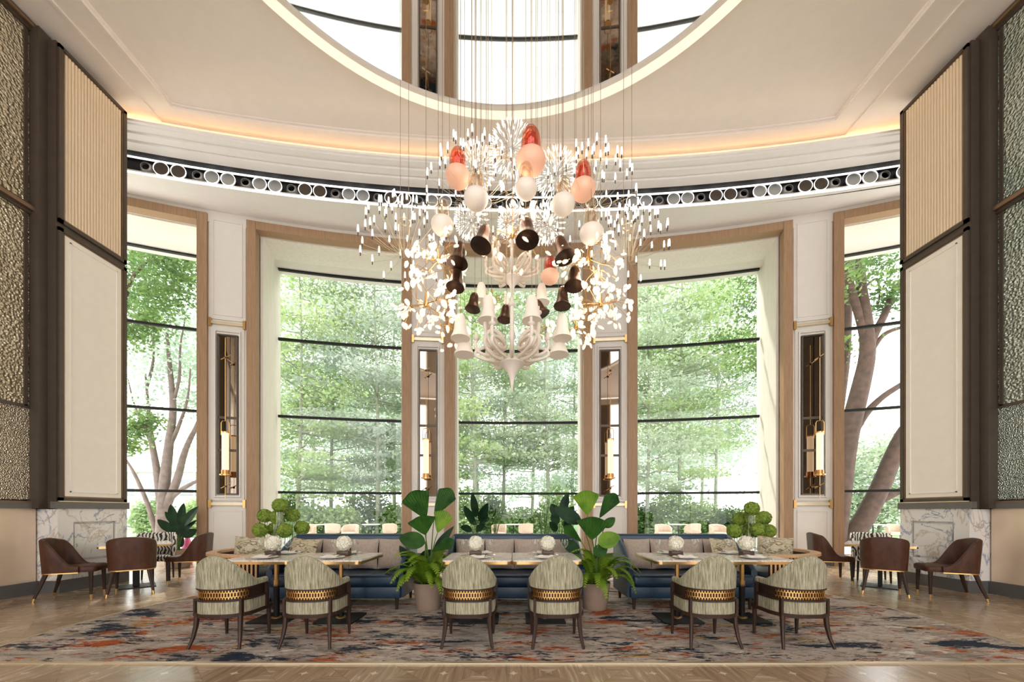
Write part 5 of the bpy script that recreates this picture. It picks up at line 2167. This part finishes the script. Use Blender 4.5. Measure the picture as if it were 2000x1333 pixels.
# nearer garden trees seen through the middle windows (photo column, depth)
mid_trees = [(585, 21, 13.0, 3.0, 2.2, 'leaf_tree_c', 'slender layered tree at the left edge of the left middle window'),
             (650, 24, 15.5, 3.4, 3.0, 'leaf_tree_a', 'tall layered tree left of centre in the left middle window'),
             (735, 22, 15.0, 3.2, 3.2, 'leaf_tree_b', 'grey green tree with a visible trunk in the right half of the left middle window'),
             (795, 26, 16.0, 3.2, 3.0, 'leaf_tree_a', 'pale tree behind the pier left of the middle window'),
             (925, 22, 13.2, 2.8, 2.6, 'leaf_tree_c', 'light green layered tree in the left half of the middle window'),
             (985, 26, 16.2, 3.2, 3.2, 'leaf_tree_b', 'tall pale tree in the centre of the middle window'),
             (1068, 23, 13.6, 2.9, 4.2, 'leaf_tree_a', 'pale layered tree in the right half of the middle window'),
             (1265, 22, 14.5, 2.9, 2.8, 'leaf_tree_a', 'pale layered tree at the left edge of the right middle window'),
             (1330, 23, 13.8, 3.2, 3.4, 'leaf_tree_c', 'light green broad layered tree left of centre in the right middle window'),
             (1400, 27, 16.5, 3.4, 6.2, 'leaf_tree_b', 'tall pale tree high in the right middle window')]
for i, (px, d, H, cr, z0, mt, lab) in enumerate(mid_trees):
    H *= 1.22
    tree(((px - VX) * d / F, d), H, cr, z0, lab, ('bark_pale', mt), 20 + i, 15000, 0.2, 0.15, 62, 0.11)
# far trees, haze put into their pale leaf colour
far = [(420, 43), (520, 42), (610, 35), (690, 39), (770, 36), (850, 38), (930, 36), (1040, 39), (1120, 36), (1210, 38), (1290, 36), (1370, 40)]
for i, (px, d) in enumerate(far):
    tree(((px - VX) * d / F, d), 24 + (i * 37 % 5) - (4 if i in (7, 8, 11) else 0), 4.2, 3.0, 'pale hazy tree in the far row, number %s from the left' % ('one two three four five six seven eight nine ten eleven twelve'.split()[i]), ('bark_pale', 'leaf_far_haze'), 60 + i, 11000, 0.34, 0.35, 70, 0.16, group='far trees outside the windows')
# foliage hanging into the upper right of the right middle window
tree(P(1520, 1000, 17.5).xy, 13.5, 2.3, 8.2, 'deep green tree reaching into the upper right of the right middle window', ('bark', 'leaf_tree_deep'), 91, 5200, 0.17, 0.3, 40, 0.14)

# low shrubs along the terrace edge
rg = random.Random(4)


def shrub(px, d, r, h, label, mt, seed):
    rng = np.random.default_rng(seed)
    x = (px - VX) * d / F
    root = empty('garden_shrub', (x, d, -0.05))
    tag(root, label, 'shrub', 'shrubs beyond the terrace')
    n = 2600
    q = rng.normal(size=(n, 3))
    q /= np.linalg.norm(q, axis=1)[:, None]
    rr = rng.random(n)[:, None] ** 0.4
    pts = q * rr * np.array([r, r * 0.8, h / 2]) + np.array([0, 0, h / 2])
    pts += rng.normal(size=(n, 3)) * 0.12
    v, f = leaf_quads(pts, 0.2, rng)
    tag(link('foliage', fastmesh('foliage', v, f, mt), root), kind='stuff')
    MB().tube([(0, 0, 0), (0.1, 0, h * 0.6)], [0.06, 0.02], 6).build('stem', 'bark_pale', root)


ORDN = 'first second third fourth fifth sixth seventh eighth ninth tenth eleventh twelfth thirteenth fourteenth fifteenth sixteenth'.split()
for i, px in enumerate((300, 390, 560, 610, 665, 720, 775, 905, 960, 1020, 1085, 1255, 1310, 1365, 1420, 1480)):
    d = rg.uniform(20.5, 23)
    shrub(px, d, rg.uniform(1.0, 1.5), rg.uniform(1.3, 3.0), 'leafy green shrub beyond the terrace, %s from the left' % ORDN[i], ('leaf_bush', 'leaf_tree_c', 'leaf_tree_deep')[i % 3], 200 + i)

# ---- left end window: grey stemmed tree, dense green branch, pale building


def limb(m, pts, d, r0, r1, n=8):
    """a branch through photo points at depth d; pts = (px, py[, depth offset])"""
    q = [P(p[0], p[1], d + (p[2] if len(p) > 2 else 0)) for p in pts]
    sm = []
    for i in range(len(q) - 1):
        p0, p1, p2, p3 = q[max(i - 1, 0)], q[i], q[i + 1], q[min(i + 2, len(q) - 1)]
        for k in range(4):
            u = k / 4
            sm.append(0.5 * ((2 * p1) + (-p0 + p2) * u + (2 * p0 - 5 * p1 + 4 * p2 - p3) * u * u + (-p0 + 3 * p1 - 3 * p2 + p3) * u ** 3))
    sm.append(q[-1])
    N = len(sm)
    m.tube(sm, [(r0 + (r1 - r0) * i / (N - 1)) for i in range(N)], n)
    return sm


def clouds(root, spots, d, n, leaf, mt, seed, flat=0.8):
    rng = np.random.default_rng(seed)
    P_ = []
    for (px, py, rpx, k) in spots:
        c = P(px, py, d + rng.normal() * 0.8)
        s = rpx * d / F * 0.5
        P_.append(rng.normal(size=(int(n * k), 3)) * np.array([s, s, s * flat]) + np.array(c))
    P_ = np.concatenate(P_)
    v, f = leaf_quads(P_, leaf, rng)
    o = link('foliage', fastmesh('foliage', v, f, mt), None)
    o.parent = root
    o.matrix_parent_inverse = Matrix.Translation(-Vector(root.location))
    tag(o, kind='stuff')


def limbs_tree(name, label, d, basepx, limbs, bark, group='trees outside the windows'):
    b = P(basepx, 1000, d)
    root = empty(name, (b.x, b.y, -0.06))
    tag(root, label, 'tree', group)
    m = MB()
    for (pts, r0, r1) in limbs:
        limb(m, pts, d, r0, r1)
    o = m.build('trunk', bark, None, angle=60)
    o.parent = root
    o.matrix_parent_inverse = Matrix.Translation(-Vector(root.location))
    return root


D1 = 16.0
lt = limbs_tree('garden_tree', 'grey tree with several bare stems in the left end window', D1, 318, [
    ([(318, 1066), (318, 1010), (322, 940), (330, 870), (338, 800), (332, 720), (326, 650)], 0.26, 0.05),
    ([(318, 1010), (308, 930), (296, 860), (290, 800), (284, 730)], 0.17, 0.03),
    ([(320, 1000), (345, 940), (362, 880), (385, 830), (400, 790)], 0.17, 0.04),
    ([(322, 985), (350, 960), (385, 940), (410, 930)], 0.11, 0.04),
    ([(310, 1060), (290, 990), (262, 925), (240, 890)], 0.11, 0.03),
    ([(328, 880), (350, 830), (366, 780), (372, 720)], 0.09, 0.02),
    ([(300, 880), (280, 830), (262, 790), (250, 740)], 0.07, 0.02),
    ([(334, 800), (350, 740), (352, 680), (362, 620)], 0.07, 0.02),
    ([(286, 760), (300, 700), (298, 640), (304, 600)], 0.06, 0.015)], 'bark_grey')
clouds(lt, [(280, 720, 60, 1), (350, 640, 70, 1.2), (370, 720, 50, 1), (300, 620, 60, 1), (360, 560, 60, 0.8), (270, 800, 40, .5), (375, 790, 35, .5), (330, 690, 60, .8)], D1 + 0.5, 650, 0.16, 'leaf_grey', 5, 1.0)
lb = limbs_tree('garden_tree', 'dense bright green tree in the upper part of the left end window', 13.6, 225, [
    ([(225, 1072), (222, 900), (228, 700), (250, 560), (300, 500)], 0.16, 0.03),
    ([(226, 700), (260, 640), (300, 620)], 0.06, 0.02), ([(224, 860), (250, 840), (290, 835)], 0.05, 0.015)], 'bark')
clouds(lb, [(262, 520, 60, 2.2), (310, 500, 55, 2), (360, 515, 50, 1.8), (270, 590, 60, 2), (310, 580, 45, 1.2), (255, 650, 34, 1), (290, 635, 30, .8), (340, 560, 40, 0.9), (262, 840, 30, .8), (290, 822, 28, .7), (255, 870, 22, .5)], 13.6, 700, 0.13, 'leaf_tree_deep', 6, 0.8)
# right end window: large dark leaning trunks
D2 = 15.0
rt = limbs_tree('garden_tree', 'large dark tree with leaning trunks in the right end window', D2, 1690, [
    ([(1625, 1070), (1640, 960), (1655, 860), (1680, 760), (1694, 690), (1690, 620), (1682, 560), (1680, 480)], 0.42, 0.13),
    ([(1690, 700), (1705, 660), (1730, 610), (1745, 570), (1765, 540)], 0.18, 0.06),
    ([(1700, 690), (1725, 655), (1760, 640), (1790, 635)], 0.10, 0.04),
    ([(1694, 700), (1684, 640), (1664, 570), (1652, 510), (1640, 450)], 0.16, 0.10),
    ([(1660, 860), (1690, 810), (1725, 775), (1770, 745), (1800, 715)], 0.15, 0.08),
    ([(1600, 1072, 1.5), (1612, 950, 1.5), (1632, 800, 1.5), (1646, 700, 1.5), (1652, 600, 1.5), (1660, 520, 1.5), (1668, 440, 1.5)], 0.36, 0.15),
    ([(1650, 1070), (1690, 1010), (1720, 950), (1745, 890), (1770, 840), (1810, 800)], 0.36, 0.22),
    ([(1700, 990), (1735, 970), (1770, 955), (1810, 945)], 0.17, 0.10),
    ([(1690, 560), (1712, 545), (1718, 575), (1714, 600)], 0.05, 0.02)], 'bark')
clouds(rt, [(1700, 510, 40, .8), (1740, 520, 45, 1), (1745, 570, 34, 1), (1665, 500, 30, .5), (1725, 600, 26, .5)], D2, 420, 0.16, 'leaf_tree_deep', 8, 0.8)
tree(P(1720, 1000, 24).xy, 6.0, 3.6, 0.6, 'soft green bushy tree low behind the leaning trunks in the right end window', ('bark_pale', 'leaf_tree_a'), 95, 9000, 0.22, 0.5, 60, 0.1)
tree(P(1665, 1000, 26).xy, 5.2, 3.2, 0.5, 'blue green bushy tree low at the left of the right end window', ('bark_pale', 'leaf_grey'), 96, 8000, 0.22, 0.5, 60, 0.1)
# pale low building behind the left tree
bd = empty('low_building', P(320, 1000, 30).xy.to_3d())
tag(bd, 'pale grey low building behind the bare stemmed tree in the left end window', 'building')
MB().box(-9, 5.2, 0, 3, -0.1, 4.4).build('wall', 'grey_building', bd, smooth=False)
MB().box(-9.2, 5.4, -0.3, 3.2, 4.4, 4.7).build('roof_edge', 'outdoor_white', bd, smooth=False)
for x in (-3.6, -1.2, 1.2, 3.4):
    w = MB().box(x, x + 1.5, -0.06, 0.05, 2.6, 3.8).build('window', 'building_dark', bd, smooth=False)
for x in (-4.6, -2.2, 0.2, 2.4, 4.6):
    MB().box(x, x + 0.12, -0.1, 0.05, 0, 4.4).build('pilaster', 'outdoor_white', bd, smooth=False)

# ---- terrace chairs and tables just outside
def terrace_chair():
    root = empty('terrace_chair')
    path, L = upath(0.32, 0.24, 0.46)
    shell(path, lambda t: 0.40, lambda t: 0.80 - 0.16 * abs(t) ** 2.2, 0.06, 0.05).build('backrest', 'outdoor_beige', root, angle=50)
    rbox(-0.29, 0.29, 0.05, 0.58, 0.33, 0.46, 0.04, 3).build('seat', 'outdoor_beige', root)
    for sg in (-1, 1):
        for yy in (0.08, 0.5):
            MB().tube([(sg * 0.24, yy, 0.34), (sg * 0.27, yy + (0.03 if yy > 0.3 else -0.03), 0)], [0.02, 0.012], 6).build('leg', 'walnut', root)
    remember(root)
    return root


tc0 = terrace_chair()
tcs = [(608, PI), (648, 0.3), (690, PI), (760, 0.2), (975, PI), (1030, 0.2), (1290, PI), (1360, 0.1), (1395, PI), (1672, 0.4), (1742, 2.8)]
for i, (px, rz) in enumerate(tcs):
    d = 16.9 + 0.8 * (i % 2)
    o = tc0 if i == 0 else copy_tree(tc0)
    o.location = ((px - VX) * d / F, d, -0.03)
    o.rotation_euler = (0, 0, rz)
    tag(o, 'beige rounded terrace chair outside the glass, %s from the left' % ORDN[i], 'chair', 'terrace chairs outside')
for i, (px, lab) in enumerate(((632, 'left middle window'), (725, 'right part of the left middle window'), (1003, 'middle window'), (1325, 'right middle window'), (1705, 'right end window'))):
    d = 18.6
    t_ = empty('terrace_table', ((px - VX) * d / F, d, -0.03))
    tag(t_, 'white topped round terrace table outside the ' + lab, 'table', 'terrace tables outside')
    MB().lathe([(0.001, 0.70), (0.42, 0.70), (0.43, 0.72), (0.42, 0.74), (0.001, 0.74)], 28).build('table_top', 'outdoor_white', t_)
    MB().lathe([(0.22, 0.0), (0.22, 0.02), (0.03, 0.04), (0.03, 0.70)], 16).build('pedestal', 'black_metal', t_)
